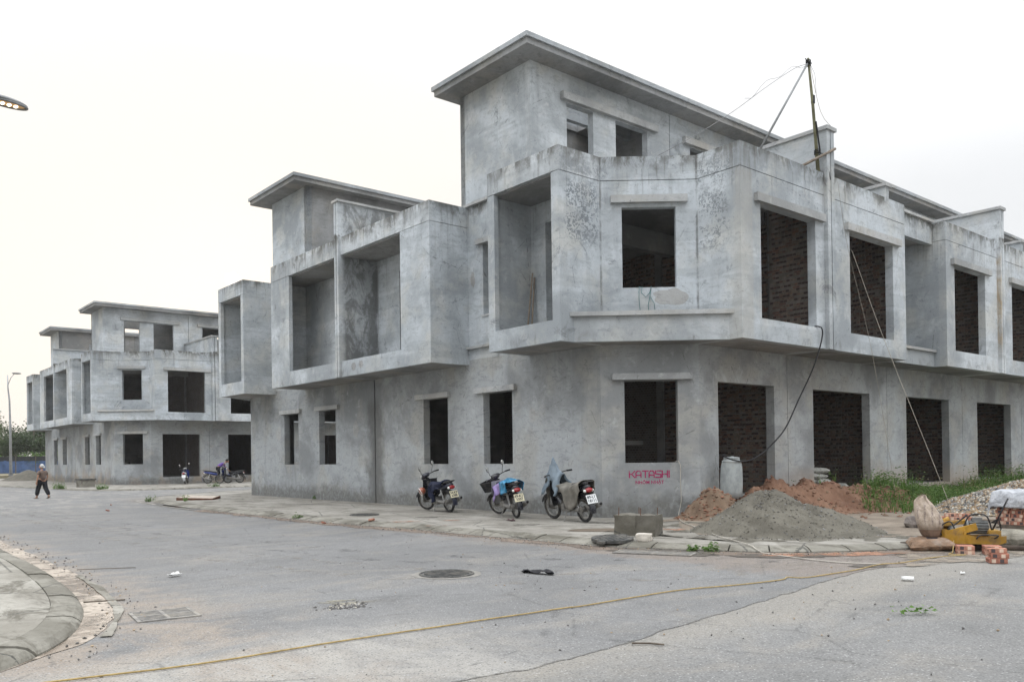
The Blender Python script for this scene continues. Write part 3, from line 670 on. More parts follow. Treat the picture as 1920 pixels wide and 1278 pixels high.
M['kerb'] = paving('kerb concrete', (.15, .14, .115), (.26, .246, .21), .9)
def earthmat(name, lo, hi, sc=1., bump=.8, clod=14):
    k = NT(name); v = k.vec(); a = k.noise(v, .9*sc, 5, .65, .4); b = k.noise(v, 6*sc, 6, .75); f = k.noise(v, 40*sc, 4, .7); g = k.voro(v, clod*sc, 'F1')
    c = k.mix(k.rng(a, .35, .65), lo, hi); c = k.mix(k.rng(b, .5, .72, 0, .6), c, tuple(x*.55 for x in lo)); c = k.mix(k.rng(f, .52, .72, 0, .5), c, tuple(min(.6, x*1.35) for x in hi))
    k.bump(f, .6, .01); k.bump(b, .5, .04)
    return k.out(c, .96)
M['earth'] = earthmat('bare earth', (.165, .135, .105), (.25, .21, .165))
M['field'] = earthmat('far ground', (.17, .15, .10), (.24, .21, .14), .3)
M['red_soil'] = earthmat('red clay', (.125, .066, .042), (.21, .122, .08), 1.4)
M['brown_soil'] = earthmat('brown spoil', (.13, .088, .06), (.225, .16, .11), 1.4)
M['sand'] = earthmat('grey sand', (.088, .08, .064), (.14, .129, .104), 2.2)
M['silt'] = earthmat('silt', (.24, .2, .16), (.33, .28, .22), 1)

structure(MB().box((-220, -120, -.6), (260, 330, RZ-.014)).build('ground', M['field']))
structure(MB().prism([(-60, -30), (80, -30), (80, 58), (30, 52), (14, 90), (-6, 95), (-60, 60)], RZ-.25, RZ-.006).build('road', M['asphalt2']))
# newer asphalt layer that ends in a ragged edge
seam = [(-60, 4.6), (1, 4.62), (3.35, 4.64), (4.02, 4.57), (4.59, 4.59), (4.97, 4.61), (5.72, 4.745), (6.39, 4.84), (7.2, 4.94), (8.22, 5.08), (9.45, 5.26), (10.7, 5.35), (11.3, 5.2), (12.6, 5.3), (16, 5.2), (80, 5.3)]
sp = [Vector((-60, 4.6))]+[Vector((p.x, p.y+.035*fbm((p.x, 1, 0), 2.2)+.02*nz((p.x, 5, 0), 9))) for p in spl([Vector(p) for p in seam[1:14]], .05)]+[Vector((80, 5.3))]
mb = MB(); mb.prism([(p.x, p.y) for p in sp]+[(80, 57), (30, 50), (13, 89), (-5, 94), (-60, 59)], RZ-.2, RZ)
structure(mb.build('road', M['asphalt']))
SEAM = NT('seam grit'); _n = SEAM.noise(SEAM.vec(), 7, 5, .7); SEAM.t.links.new(SEAM.rng(SEAM.noise(SEAM.vec(off=(3, 1, 0)), 3.5, 5, .7), .42, .58, .1, .85), SEAM.b.inputs['Alpha']); SEAM = SEAM.out(SEAM.mix(SEAM.rng(_n, .35, .65), (.085, .082, .075), (.18, .17, .15)), .95)
# thin crumbly seam line along the edge
mb = MB(); rnd = random.Random(3)
core = [p for p in sp if 2.2 < p.x < 12.4]
up_ = [mb.b.verts.new((p.x, p.y+.006+.006*rnd.random(), RZ+.002)) for p in core]; lo_ = [mb.b.verts.new((p.x, p.y+.004-.03*max(0, nz((p.x, 2, 2), 3))-.01*rnd.random(), RZ-.0045)) for p in core]
for i in range(len(core)-1): mb.b.faces.new((up_[i], lo_[i], lo_[i+1], up_[i+1]))
o = mb.build('seam_grit', SEAM); structure(o)

kerbA = [Vector(p) for p in [(60, 41.9), (40, 42), (26, 41.9), (20.5, 41.6), (15.5, 39.6), (12.6, 37.6), (10.9, 36.1), (10.15, 34.4), (9.75, 31), (9.52, 27), (9.5, 22), (9.62, 18), (9.88, 15.4), (10.03, 12.9), (10.12, 11.5), (10.2, 10.2), (10.34, 9.4), (10.85, 8.1), (11.6, 7.0), (13.06, 6.03), (15, 5.5), (18, 5.25), (24, 5.15), (30, 5.1), (40, 5.1), (60, 5.1)]]
kA = spl(kerbA, .3)
pv = structure(MB().prism([(p.x, p.y) for p in offs(kA, .335)], -.3, 0).build('pavement', M['paving']))
kB = spl([Vector(p) for p in [(9.0, 88), (9.3, 75), (9.62, 63.75), (10.6, 56), (11.1, 50.5), (12.2, 47.6), (14.6, 46.6), (19.4, 46.4), (30, 46.4), (60, 46.4)]], .5)
pvB = structure(MB().prism([(p.x, p.y) for p in offs(kB, .335)]+[(60, 110), (9.5, 110)], -.3, 0).build('pavement', M['paving']))
kI = spl([Vector(p) for p in [(2.0, 80), (2.45, 40), (2.6, 25), (2.56, 17), (2.54, 14.2), (2.42, 11.7), (2.25, 10.0), (2.04, 8.98), (1.73, 8.1), (1.33, 7.43), (.75, 6.88), (-.3, 6.35), (-2, 6.1), (-5, 6.03), (-9, 6.0), (-20, 6.0), (-60, 6.0)]], .22)
pvI = structure(MB().prism([(p.x, p.y) for p in offs(kI, -.3)]+[(-60, 80)], -.3, 0).build('pavement', M['paving_old']))

def kerbstones(path, sgn, ln, prof, parent, near, limit=1e9, mat='kerb', gap=.012, wob=.006):
    """stones one by one along a path; near(p) picks the stretch that is built"""
    seg, acc, cur = [], 0, [path[0]]
    for a, b in zip(path, path[1:]):
        t0 = 0; L = (b-a).length
        while acc+(L-t0) >= ln:
            need = ln-acc; t0 += need; p = a+(b-a)*(t0/L); cur.append(p); seg.append(cur); cur = [p]; acc = 0
        acc += L-t0; cur.append(b)
    rnd = random.Random(11); n = 0
    for s in seg:
        s = [q for i, q in enumerate(s) if i == 0 or (q-s[i-1]).length > 1e-3]
        if len(s) > 2 and (s[0]-s[1]).length < .03: s.pop(1)
        if len(s) > 2 and (s[-1]-s[-2]).length < .03: s.pop(-2)
        mid = s[len(s)//2]
        if not near(mid): continue
        t0 = (s[1]-s[0]).normalized(); t1 = (s[-1]-s[-2]).normalized()
        s = [s[0]+t0*gap]+s[1:-1]+[s[-1]-t1*gap]; dz = rnd.uniform(-wob, wob); tl = rnd.uniform(-wob, wob)
        secs = []
        for i, p in enumerate(s):
            t = (s[min(i+1, len(s)-1)]-s[max(i-1, 0)]).normalized(); nrm = Vector((-t.y, t.x))*sgn
            secs.append([(p.x+nrm.x*d, p.y+nrm.y*d, z+dz*(z > -.1)+tl*(i/len(s))*(z > -.1)) for d, z in prof])
        MB().loft(secs).build('kerb_stone', M[mat], parent); n += 1
    return n
PROF = [(0, -.2), (0, RZ+.02), (.045, RZ+.036), (.17, -.012), (.325, .004), (.325, -.2)]
kerbstones(kA, 1, .62, PROF, pv, lambda p: p.y < 36.5 and p.x < 24)
kerbstones(kA, 1, 3.0, PROF, pv, lambda p: p.y >= 36.5 or p.x >= 24)
kerbstones(kB, 1, 1.1, PROF, pvB, lambda p: p.x < 24)
PROI = [(0, -.2), (0, RZ+.012), (.02, -.045), (.07, -.012), (.15, .004), (.295, .008), (.295, -.2)]
kerbstones(kI, -1, .72, PROI, pvI, lambda p: p.x > -2 and p.y < 30)
kerbstones(kI, -1, 3., PROI, pvI, lambda p: p.y >= 30)
# light concrete channel and brown silt along the gutter
def strip(path, d0, d1, z, name, m, jit0=0, jit1=0, sc=1.5, keep=lambda p: True, taper=0):
    P = [p for p in path if keep(p)]
    A = offs(P, d0); B = offs(P, d1)
    for i in range(len(P)):
        q = min(1, (len(P)-1-i)/taper) if taper else 1; B[i] = A[i]+(B[i]-A[i])*(.03+.97*q*q*(3-2*q))
    mb = MB(); va, vb = [], []
    for p, a, b in zip(P, A, B):
        j0 = jit0*fbm((a.x, a.y, 3), sc); j1 = jit1*fbm((b.x, b.y, 9), sc); d = (b-a).normalized()
        va.append(mb.b.verts.new((a.x+d.x*j0, a.y+d.y*j0, z))); vb.append(mb.b.verts.new((b.x+d.x*j1, b.y+d.y*j1, z)))
    for i in range(len(P)-1): mb.b.faces.new((va[i], va[i+1], vb[i+1], vb[i]))
    return structure(mb.build(name, m))
fA = spl(kerbA, .08)
strip(fA, .0, -.09, RZ+.012, 'gutter_edge', M['paving'], 0, .015, 3, lambda p: 9 < p.y < 35 and p.x < 11)
strip(fA, -.06, -.42, RZ+.005, 'gutter_silt', earthmat('gutter silt', (.13, .105, .085), (.22, .175, .14), 1.5), 0, .3, 1.2, lambda p: p.y < 26 and p.x < 16)
fI = spl(kI, .08)
k = NT('wet gutter sand'); v = k.vec(); a = k.noise(v, 1.3, 5, .7, .4); b = k.noise(v, 9, 5, .7)
c = k.mix(k.rng(a, .4, .6), (.2, .16, .125), (.4, .345, .285)); c = k.mix(k.rng(b, .5, .62, 0, .85), c, (.1, .085, .066)); k.bump(b, .3, .01)
M['wetsand'] = k.out(c, k.rng(a, .45, .55, .18, .8))
strip(fI, 0, .29, RZ+.005, 'gutter', M['wetsand'], 0, .06, 1.5, lambda p: p.y > 6.9 and p.x > .5, 26)
strip(fI, .26, .34, RZ+.013, 'gutter_edge', M['paving_old'], .03, .03, 1.5, lambda p: 8.0 < p.y < 12.5)

def dusty(name, lo, hi, rough=.95, th=(.38, .6)):
    k = NT(name); n = k.noise(k.vec(), 7, 6, .75); b = k.noise(k.vec(off=(3, 8, 0)), 2.6, 5, .7, .6)
    k.t.links.new(k.rng(b, th[0], th[1], 0, .85), k.b.inputs['Alpha']); return k.out(k.mix(k.rng(n, .35, .65), lo, hi), rough)
# irregular flat sheets that lie on the ground
def sheet(name, c, rx, ry, rot, z, m, seed=1, amp=.35, n=48, sc=1.1, kind=True):
    pts = []
    for i in range(n):
        a = 2*math.pi*i/n; q = 1+amp*fbm((math.cos(a)*2+seed*7.3, math.sin(a)*2, seed), sc)
        x, y = math.cos(a)*rx*q, math.sin(a)*ry*q
        pts.append((c[0]+x*math.cos(rot)-y*math.sin(rot), c[1]+x*math.sin(rot)+y*math.cos(rot), z))
    mb = MB(); mb.face(pts); o = mb.build(name, m)
    if kind: structure(o)
    return o
k = NT('standing water'); M['water'] = k.out((.045, .04, .033), .04); k.b.inputs['Specular IOR Level'].default_value = .5
k = NT('damp asphalt'); n_ = k.noise(k.vec(), 8, 5, .7); M['damp'] = k.out(k.mix(k.rng(n_, .35, .65), (.075, .065, .055), (.115, .1, .085)), k.rng(n_, .3, .7, .25, .6))
sheet('puddle', (9.46, 28.7), .17, 2.6, .05, RZ+.009, M['water'], 2, .3)
strip(fA, -.36, -.47, RZ+.012, 'gutter_edge', M['paving'], .02, .02, 1, lambda p: 26 < p.y < 34.5 and p.x < 11)
sheet('damp_patch', (10.25, 8.5), .34, .95, .35, RZ+.0065, M['damp'], 4, .5)
sheet('damp_patch', (11.05, 6.95), .25, .75, .75, RZ+.0065, M['damp'], 6, .5)
sheet('damp_patch', (10.85, 5.5), .28, .12, -.5, RZ+.0065, M['damp'], 9, .6)
# earth yard spread over the right-hand pavement
yard = [(12.6, 9.9), (12.3, 9.35), (12.75, 8.6), (13.0, 7.8), (13.7, 7.1), (14.6, 6.4), (15.6, 5.75), (17, 5.0), (19, 4.5), (24, 4.2), (48, 4.2), (48, 12.1), (15.7, 12.1), (14.5, 11.6), (13.6, 10.9)]
yp = spl([Vector(p) for p in yard+[yard[0]]], .15)
mb = MB(); mb.face([(p.x+.12*fbm((p.x, p.y, 1), 1.3), p.y+.12*fbm((p.x, p.y, 5), 1.3), .009) for p in yp[:-1]])
structure(mb.build('earth_yard', M['earth']))

# trampled brown patches on the pavement
sheet('tree_pit', (11.75, 11.35), .62, .36, -.65, .006, earthmat('pit earth', (.1, .08, .06), (.16, .13, .1), 2), 21, .12)
M['red_dust'] = dusty('red dust', (.3, .15, .09), (.38, .22, .15)); M['damp2'] = dusty('damp concrete', (.1, .095, .08), (.15, .14, .12), .7); M['spill'] = dusty('spilt earth', (.2, .165, .13), (.29, .25, .2))
for (x, y, rx, s) in ((11.5, 16.9, .3, 31), (11.65, 13.4, .28, 33), (13.2, 12.4, .5, 35), (13.3, 18.5, .6, 36), (12.1, 25, .6, 37)):
    sheet('damp_patch', (x, y), rx, .2, -.7, .0055, M['damp2'], s, .4)
for (x, y, rx, s) in ((11.3, 15.6, .2, 41), (10.3, 16.1, .35, 42), (10.2, 14.6, .22, 43), (12.6, 10.9, .5, 44), (12.9, 10.3, .35, 45)):
    sheet('red_dust', (x, y), rx, rx*.5, -.7, .0075 if x > 10.5 else .011, M['red_dust'], s, .9)
# dry mud splash on the road
sheet('earth_spill', (13.4, 5.1), 2.2, .5, -.12, RZ+.0085, M['spill'], 11, .5)
sheet('earth_spill', (11.75, 6.5), .9, .25, -.7, RZ+.0085, M['red_dust'], 13, .6)
sheet('mud_patch', (4.4, 8.0), .3, .13, -.6, RZ+.004, dusty('dried mud', (.16, .145, .11), (.3, .28, .22)), 51, .7)
M['collar'] = earthmat('collar mortar', (.19, .18, .16), (.26, .245, .22), 2)
# manhole covers, drain grates
M['iron'] = simple('dusty cast iron', (.075, .075, .072), .7, .3, 10, (.2, .18, .15, .5), .3)
M['iron_dark'] = simple('dark pit', (.015, .015, .015), 1)
def manhole(name, c, r, z, label, collar=None, seg=40, collar_m='silt'):
    t = thing(name, label, 'manhole cover', (c[0], c[1], z))
    mb = MB(); mb.prism([(r*math.cos(2*math.pi*i/seg), r*math.sin(2*math.pi*i/seg)) for i in range(seg)], .0, .012); mb.build('lid', M['iron'], t)
    mb = MB(); mb.ring((0, 0, .008), (0, 0, 1), r+.025, .014, seg, 6); mb.build('rim', M['iron'], t, smooth=True)
    mb = MB()
    for i in range(-5, 6):
        y = i*r/6; L = math.sqrt(max(0, (r*.9)**2-y*y)); mb.box((-L, y-.012, .012), (L, y+.012, .019))
    mb.build('tread', M['iron'], t)
    if collar: mb = MB(); n = 48; mb.face([((r+collar*(1+.18*nz((math.cos(a)*2, math.sin(a)*2, 3))))*math.cos(a), (r+collar*(1+.18*nz((math.cos(a)*2, math.sin(a)*2, 3))))*math.sin(a), .004) for a in [2*math.pi*i/n for i in range(n)]]); mb.build('concrete_collar', M[collar_m], t)
    return t
manhole('manhole_cover', (6.39, 8.96), .325, RZ, 'round iron manhole cover set in the asphalt road', .13, collar_m='collar')
manhole('manhole_cover', (10.92, 18.91), .34, .002, 'round manhole cover flush in the pavement left of the motorbikes')
def grate(c, hx, hy, rot, z, label, nb, split=2):
    t = thing('drain_grate', label, 'drain grate', (c[0], c[1], z), rot)
    mb = MB(); w = .035
    mb.box((-hx, -hy, 0), (hx, -hy+w, .012)).box((-hx, hy-w, 0), (hx, hy, .012)).box((-hx, -hy+w, 0), (-hx+w, hy-w, .012)).box((hx-w, -hy+w, 0), (hx, hy-w, .012)).box((-w/2, -hy+w, 0), (w/2, hy-w, .0115)).box((-hx+w, -w/2, 0), (hx-w, w/2, .011))
    mb.build('frame', M['grate'], t)
    mb = MB(); mb.box((-hx+.01, -hy+.01, .0), (hx-.01, hy-.01, .003)); mb.build('drain_pit', M['iron_dark'], t)
    for i in range(nb):
        y = -hy+w+(2*hy-2*w)*(i+.5)/nb
        MB().box((-hx+w, y-(2*hy-2*w)/nb*.27, .001), (hx-w, y+(2*hy-2*w)/nb*.27, .0095)).build('bar', M['grate'], t)
    return t
M['grate'] = simple('dusty iron grate', (.2, .19, .175), .8, .3, 9, (.28, .25, .2, .6))
grate((2.70, 8.62), .29, .29, -.12, RZ+.001, 'iron drain grate in the road beside the left kerb', 11)
grate((10.02, 8.52), .62, .2, -1.15, RZ+.007, 'iron drain grate by the kerb below the concrete pedestal', 9)

# dusty wheel tracks turning round the corner
M['track'] = dusty('track dust', (.22, .2, .17), (.3, .275, .235), .95, (.5, .75)); M['track2'] = dusty('track rubber', (.09, .088, .085), (.12, .118, .112), .9, (.5, .8))
for off, m_, w in ((0, 'track', .26), (1.5, 'track', .3), (2.6, 'track2', .2), (4.0, 'track2', .22)):
    tp_ = spl([Vector(p) for p in [(4.4+off*.35, 33), (4.5+off*.4, 20), (4.8+off*.5, 13), (5.6+off*.55, 9.4+off*.2), (7.2+off*.5, 7.2+off*.25), (9.8+off*.3, 6.1+off*.2), (12.5, 5.75)]], .15)
    strip(tp_, -w/2, w/2, RZ+.0025+.0003*off, 'tyre_track', M[m_], .08, .08, 1.4)

# ------------------------------------------------------------------ motorcycles
M['tyre'] = simple('tyre', (.03, .03, .03), .85, .3, 12, (.17, .15, .125, .55))
M['rim'] = simple('rim metal', (.34, .33, .31), .45, .2, 10, (.22, .19, .15, .5), .7)
M['chrome'] = simple('dull chrome', (.5, .5, .49), .3, .15, 8, (.25, .22, .18, .3), .9)
M['engine'] = simple('engine alloy', (.2, .195, .185), .55, .3, 14, (.17, .15, .12, .6), .5)
M['black'] = simple('black plastic', (.018, .018, .02), .5, .3, 8, (.15, .135, .12, .25))
M['seat'] = simple('seat vinyl', (.016, .016, .018), .55, .3, 8, (.14, .13, .12, .2))
M['navy'] = simple('navy paint', (.012, .015, .032), .3, .25, 5, (.15, .14, .12, .2), spec=.6)
M['darkpaint'] = simple('black paint', (.014, .015, .02), .25, .2, 5, (.14, .13, .12, .2), spec=.6)
M['silverpaint'] = simple('silver paint', (.42, .43, .44), .35, .12, 5, (.25, .23, .2, .3), .3)
M['bluepaint'] = simple('blue paint', (.02, .04, .2), .3, .25, 5, (.14, .13, .12, .25), spec=.6)
M['tail'] = simple('tail light', (.26, .012, .015), .15, .2, 6, spec=.7)
M['lens'] = simple('lamp glass', (.72, .72, .68), .12, .05, 6, spec=.7)
M['plate'] = simple('plate white', (.68, .69, .68), .5, .08, 9)
M['plate_y'] = simple('plate cream', (.62, .57, .4), .5, .1, 9)
M['ink'] = simple('plate lettering', (.03, .03, .04), .7)
M['mirror'] = simple('mirror glass', (.82, .82, .78), .06, .02, 4, None, 1.0)

def arc_strip(cx, cz, r, a0, a1, w, n=14, thick=.006, drop=.25):
    """curved fender: section rolled over the edge"""
    secs = []
    for i in range(n+1):
        a = R(a0+(a1-a0)*i/n); c, s_ = math.cos(a), math.sin(a); sec = []
        for y, dr in ((-w/2, -w*drop), (-w*.42, -w*.06), (-w*.2, 0), (w*.2, 0), (w*.42, -w*.06), (w/2, -w*drop)):
            sec.append((cx+c*(r+dr), y, cz+s_*(r+dr)))
        for y, dr in ((w/2-thick, -w*drop), (w*.4, -w*.06-thick), (0, -thick), (-w*.4, -w*.06-thick), (-w/2+thick, -w*drop)):
            sec.append((cx+c*(r+dr), y, cz+s_*(r+dr)))
        secs.append(sec)
    return MB().loft(secs)
def sec(x, z, hw, hh, n=12, p=2.6, tilt=0.):
    out = []
    for i in range(n):
        a = 2*math.pi*i/n; c, s_ = math.cos(a), math.sin(a)
        y = hw*math.copysign(abs(c)**(2/p), c); q = hh*math.copysign(abs(s_)**(2/p), s_); out.append((x+tilt*q, y, z+q))
    return out
WB, WR = 1.22, .272
def make_bike(label, loc, head, body='darkpaint', shield=None, steer=0., lean=-7., plate='plate', lines=('', ''), basket=False, group='motorbikes parked against the walls', pscale=1.0, mirrors=(1, -1)):
    t = thing('motorbike', label, 'motorbike', loc, 0, group)
    t.rotation_euler = Matrix.Rotation(math.atan2(head[1], head[0]), 3, 'Z').to_euler()
    t.rotation_euler = (Matrix.Rotation(math.atan2(head[1], head[0]), 3, 'Z') @ Matrix.Rotation(R(lean), 3, 'X')).to_euler(); t.scale = (pscale,)*3
    sh = shield or body
    S = Matrix.Translation((1.09, 0, .6)) @ Matrix.Rotation(R(steer), 4, Vector((-.42, 0, .9))) @ Matrix.Translation((-1.09, 0, -.6))
    def stp(o):
        o.data.transform(S); return o
    def wheel(x, st):
        f = stp if st else (lambda o: o)
        w = MB()
        for s_ in (-1, 1): w.tube([(x, s_*.015, WR), (x, s_*.07, WR)], .045 if s_ > 0 else .07, 12)
        hub = f(w.build('wheel', M['engine'], t))
        f(MB().ring((x, 0, WR), (0, 1, 0), WR-.033, .033, 32, 8).build('tyre', M['tyre'], hub, True))
        r = MB().ring((x, 0, WR), (0, 1, 0), WR-.072, .014, 32, 6)
        for i in range(18):
            a = 2*math.pi*i/18; b = a+.5*(1 if i % 2 else -1); y = .03*(1 if i % 2 else -1)
            r.tube([(x+.04*math.cos(b), y, WR+.04*math.sin(b)), (x+(WR-.072)*math.cos(a), 0, WR+(WR-.072)*math.sin(a))], .0035, 4, False)
        f(r.build('rim', M['rim'], hub))
    wheel(0, False); wheel(WB, True)
    # front end
    fk = MB()
    for y in (-.085, .085): fk.tube([(WB, y, WR), (WB-.03, y, WR+.2), (WB-.15, y*.8, .66)], [.024, .026, .02], 8)
    stp(fk.build('fork', M['engine'], t, True))
    stp(arc_strip(WB, WR, WR+.035, 20, 165, .13).build('front_fender', M[body], t, True, flat_angle=50))
    cw = MB().loft([sec(1.13, .93, .05, .05), sec(1.10, .93, .095, .085, tilt=-.3), sec(1.02, .945, .12, .085, tilt=-.3), sec(.95, .965, .11, .06, tilt=-.3), sec(.9, .985, .05, .03)])
    stp(cw.build('handlebar_cowl', M[body], t, True))
    stp(MB().ball((1.125, 0, .925), (.035, .075, .06), 12, 8).build('headlight', M['lens'], t, True))
    hb = MB().tube([(.84, .36, .985), (.9, .28, .99), (.97, .1, .97), (.97, -.1, .97), (.9, -.28, .99), (.84, -.36, .985)], .012, 6)
    hbo = stp(hb.build('handlebar', M['black'], t))
    for s_ in (1, -1):
        stp(MB().tube([(.9, s_*.275, .99), (.83, s_*.375, .985)], .02, 8).build('grip', M['black'], hbo, True))
        stp(MB().tube([(.95, s_*.2, .985), (1.0, s_*.3, .975), (.97, s_*.38, .965)], .007, 5).build('lever', M['chrome'], hbo))
    for s_ in mirrors:
        mr = stp(MB().tube([(.93, s_*.19, .985), (.94, s_*.24, 1.07), (.915, s_*.27, 1.16)], .007, 6).build('mirror', M['black'], t))
        Rm = Matrix.Rotation(R(-8), 3, 'Y') @ Matrix.Rotation(R(10*s_), 3, 'Z')
        stp(MB().ball((.92, s_*.28, 1.22), (.016, .048, .068), 14, 8, Rm).build('mirror_shell', M['black'], mr, True))
        stp(MB().ball((.909, s_*.28, 1.22), (.01, .042, .061), 14, 8, Rm).build('mirror_glass', M['mirror'], mr, True))
    if basket:
        bk = MB(); n = 7
        def q(u, v_, k_): return (1.16+.24*u+.05*v_*(2*u-1), (-.15+.3*k_)*(.8+.2*v_), .62+.24*v_)
        for i in range(n+1):
            for k_ in (0, 1):
                bk.tube([q(i/n, 0, k_), q(i/n, 1, k_)], .004, 4); 
            bk.tube([q(0, 0, i/n), q(0, 1, i/n)], .004, 4); bk.tube([q(1, 0, i/n), q(1, 1, i/n)], .004, 4); bk.tube([q(0, 0, i/n), q(1, 0, i/n)], .004, 4)
        for j in range(5):
            v_ = j/4; bk.tube([q(0, v_, 0), q(1, v_, 0), q(1, v_, 1), q(0, v_, 1)], .005 if j < 4 else .009, 4, closed=True)
        for k_ in (0, 1):
            bk.grid(lambda a, b: q(a, b*.97, .01 if k_ == 0 else .99), 1, 1)
        bk.grid(lambda a, b: q(.99, b*.97, a), 1, 1); bk.grid(lambda a, b: q(a, .02, b), 1, 1)
        stp(bk.build('basket', M['black'], t))
    # leg shield
    def shf(a, b):
        y = (a-.5)*2; z = .3+b*.56; x = 1.02-.02*b-.1*abs(y)**2.2+.17*(b-.35)*(-1 if b < .35 else -.35)
        w = .12+.1*math.sin(min(1, b*1.25)*math.pi*.62); return Vector((x, y*w, z))
    gsh = MB().grid(shf, 10, 8); gsh.grid(lambda a, b: shf(a, b)+Vector((-.016, 0, 0)), 10, 8)
    gsh.build('leg_shield', M[sh], t, True)
    MB().loft([sec(.98, .84, .06, .06), sec(.93, .68, .07, .06, tilt=-.2), sec(.8, .5, .06, .07), sec(.62, .46, .07, .08), sec(.5, .55, .08, .09)]).build('frame_cover', M['black'], t, True)
    # engine and running gear
    en = MB().tube([(.48, 0, .33), (.76, 0, .35)], [.085, .07], 12).tube([(.46, -.12, .3), (.46, .13, .3)], .1, 14).tube([(.58, -.1, .3), (.58, .13, .3)], .085, 14)
    for i in range(5): en.tube([(.64+.026*i, 0, .345), (.65+.026*i, 0, .345)], .088, 12)
    en.build('engine', M['engine'], t)
    MB().tube([(.42, .105, .3), (.2, .105, .285), (-.02, .1, WR)], [.05, .052, .06], 8).tube([(-.02, .085, WR), (-.02, .12, WR)], .075, 14).build('chain_case', M['engine'], t)
    sw = MB()
    for y in (-.085, .085): sw.tube([(-.02, y, WR), (.45, y, .3)], .018, 6)
    sw.build('swingarm', M['black'], t)
    for y in (-.125, .125):
        s_ = MB().tube([(.0, y, WR+.04), (.13, y*.95, .6)], .014, 6)
        for i in range(9): s_.ring((.03+.0115*i, y, .36+.0255*i), (.4, 0, .9), .024, .006, 10, 5)
        s_.build('shock_absorber', M['chrome'], t)
    MB().tube([(.66, -.08, .27), (.5, -.15, .19), (.2, -.16, .22), (-.05, -.165, .27), (-.36, -.165, .37)], [.018, .022, .032, .05, .046], 10).build('exhaust', M['engine'], t, True)
    MB().tube([(-.36, -.165, .37), (-.385, -.165, .378)], [.03, .026], 10).build('exhaust_tip', M['iron_dark'], t)
    arc_strip(0, WR, WR+.06, 20, 150, .15, 14).build('rear_fender', M['black'], t, True, flat_angle=50)
    arc_strip(0, WR, WR+.075, 150, 192, .14, 6).build('mud_flap', M[body], t, True, flat_angle=50)
    MB().loft([sec(.58, .56, .085, .07), sec(.36, .6, .13, .09), sec(.1, .66, .135, .075), sec(-.12, .7, .105, .06), sec(-.24, .73, .06, .04)]).build('tail_body', M[body], t, True)
    MB().loft([sec(.66, .66, .06, .03), sec(.55, .7, .105, .05), sec(.33, .715, .125, .045), sec(.18, .755, .13, .05), sec(-.1, .785, .1, .045), sec(-.18, .785, .05, .02)]).build('seat', M['seat'], t, True)
    MB().tube([(.05, .13, .74), (-.12, .135, .80), (-.27, .08, .83), (-.29, 0, .835), (-.27, -.08, .83), (-.12, -.135, .80), (.05, -.13, .74)], .013, 6).build('grab_rail', M['black'], t, True)
    tl = MB().ball((-.24, 0, .665), (.05, .1, .05), 12, 8).build('tail_light', M['tail'], t, True)
    for s_ in (-1, 1): MB().ball((-.225, s_*.085, .655), (.045, .035, .035), 8, 6).build('indicator', M['lens'], tl, True)
    ax = Vector((-.35, 0, .94)); nn_ = Vector((-.94, 0, -.35)).normalized() * -1
    nb = Vector((-.94, 0, -.35*-1)).normalized(); up = Vector((.35, 0, .94)).normalized(); nb = Vector((-.94, 0, .35)).normalized()
    po = MB().obox((-.315, 0, .49), [(0, 1, 0), up, nb], (.115, .09, .003)).build('number_plate', M[plate], t)
    for i, s_ in enumerate(lines):
        if s_:
            c_ = Vector((-.315, 0, .49))+nb*.0045+up*(.012-.075*i); xx = Vector((0, -1, 0))
            text_mesh(s_, .085, M['ink'], 'plate_text', po, Matrix(((xx.x, up.x, nb.x, c_.x), (xx.y, up.y, nb.y, c_.y), (xx.z, up.z, nb.z, c_.z), (0, 0, 0, 1))), .002)
    MB().tube([(.5, .1, .22), (.46, .19, .1), (.45, .235, .015)], .011, 6).tube([(.62, .16, .25), (.62, -.16, .25)], .012, 6).build('kickstand', M['engine'], t)
    return t
b1 = make_bike('black motorbike with dark blue trousers on its seat and helmet hanging, leftmost by the wall', (12.95, 17.97, .003), (.09, 1), 'navy', 'darkpaint', 24, -7, 'plate_y', ('34-K9', '6388'), mirrors=(-1, 1), pscale=1.02)
b2 = make_bike('motorbike with front basket and purple and blue plastic on its seat, middle of the three', (12.74, 15.0, .003), (.33, .95), 'darkpaint', 'silverpaint', 30, -7, 'plate_y', ('89-K1', '3307'), True, pscale=1.02)
b3 = make_bike('motorbike half covered by a grey cloth, right of the three by the corner', (12.88, 12.86, .003), (.2, .98), 'darkpaint', 'darkpaint', 8, -7, 'plate', ('89-L1', '18111'), pscale=1.08, mirrors=())
GF = 'motorbikes parked by the far terrace'
_B = .68, 43.05
f1 = make_bike('white and blue motorbike seen from behind by the far left doorway', (18.05, 53.3, .003), (.42, .9), 'silverpaint', 'bluepaint', 12, -6, 'plate', group=GF)
f2 = make_bike('blue and black motorbike that the person in purple bends over', (19.35, 53.0, .003), (.93, -.3), 'bluepaint', 'bluepaint', 5, -6, 'plate', group=GF)
f3 = make_bike('black motorbike facing away from the pillar at the far right doorway', (21.15, 52.3, .003), (-.98, .28), 'darkpaint', 'darkpaint', -10, -6, 'plate', group=GF)

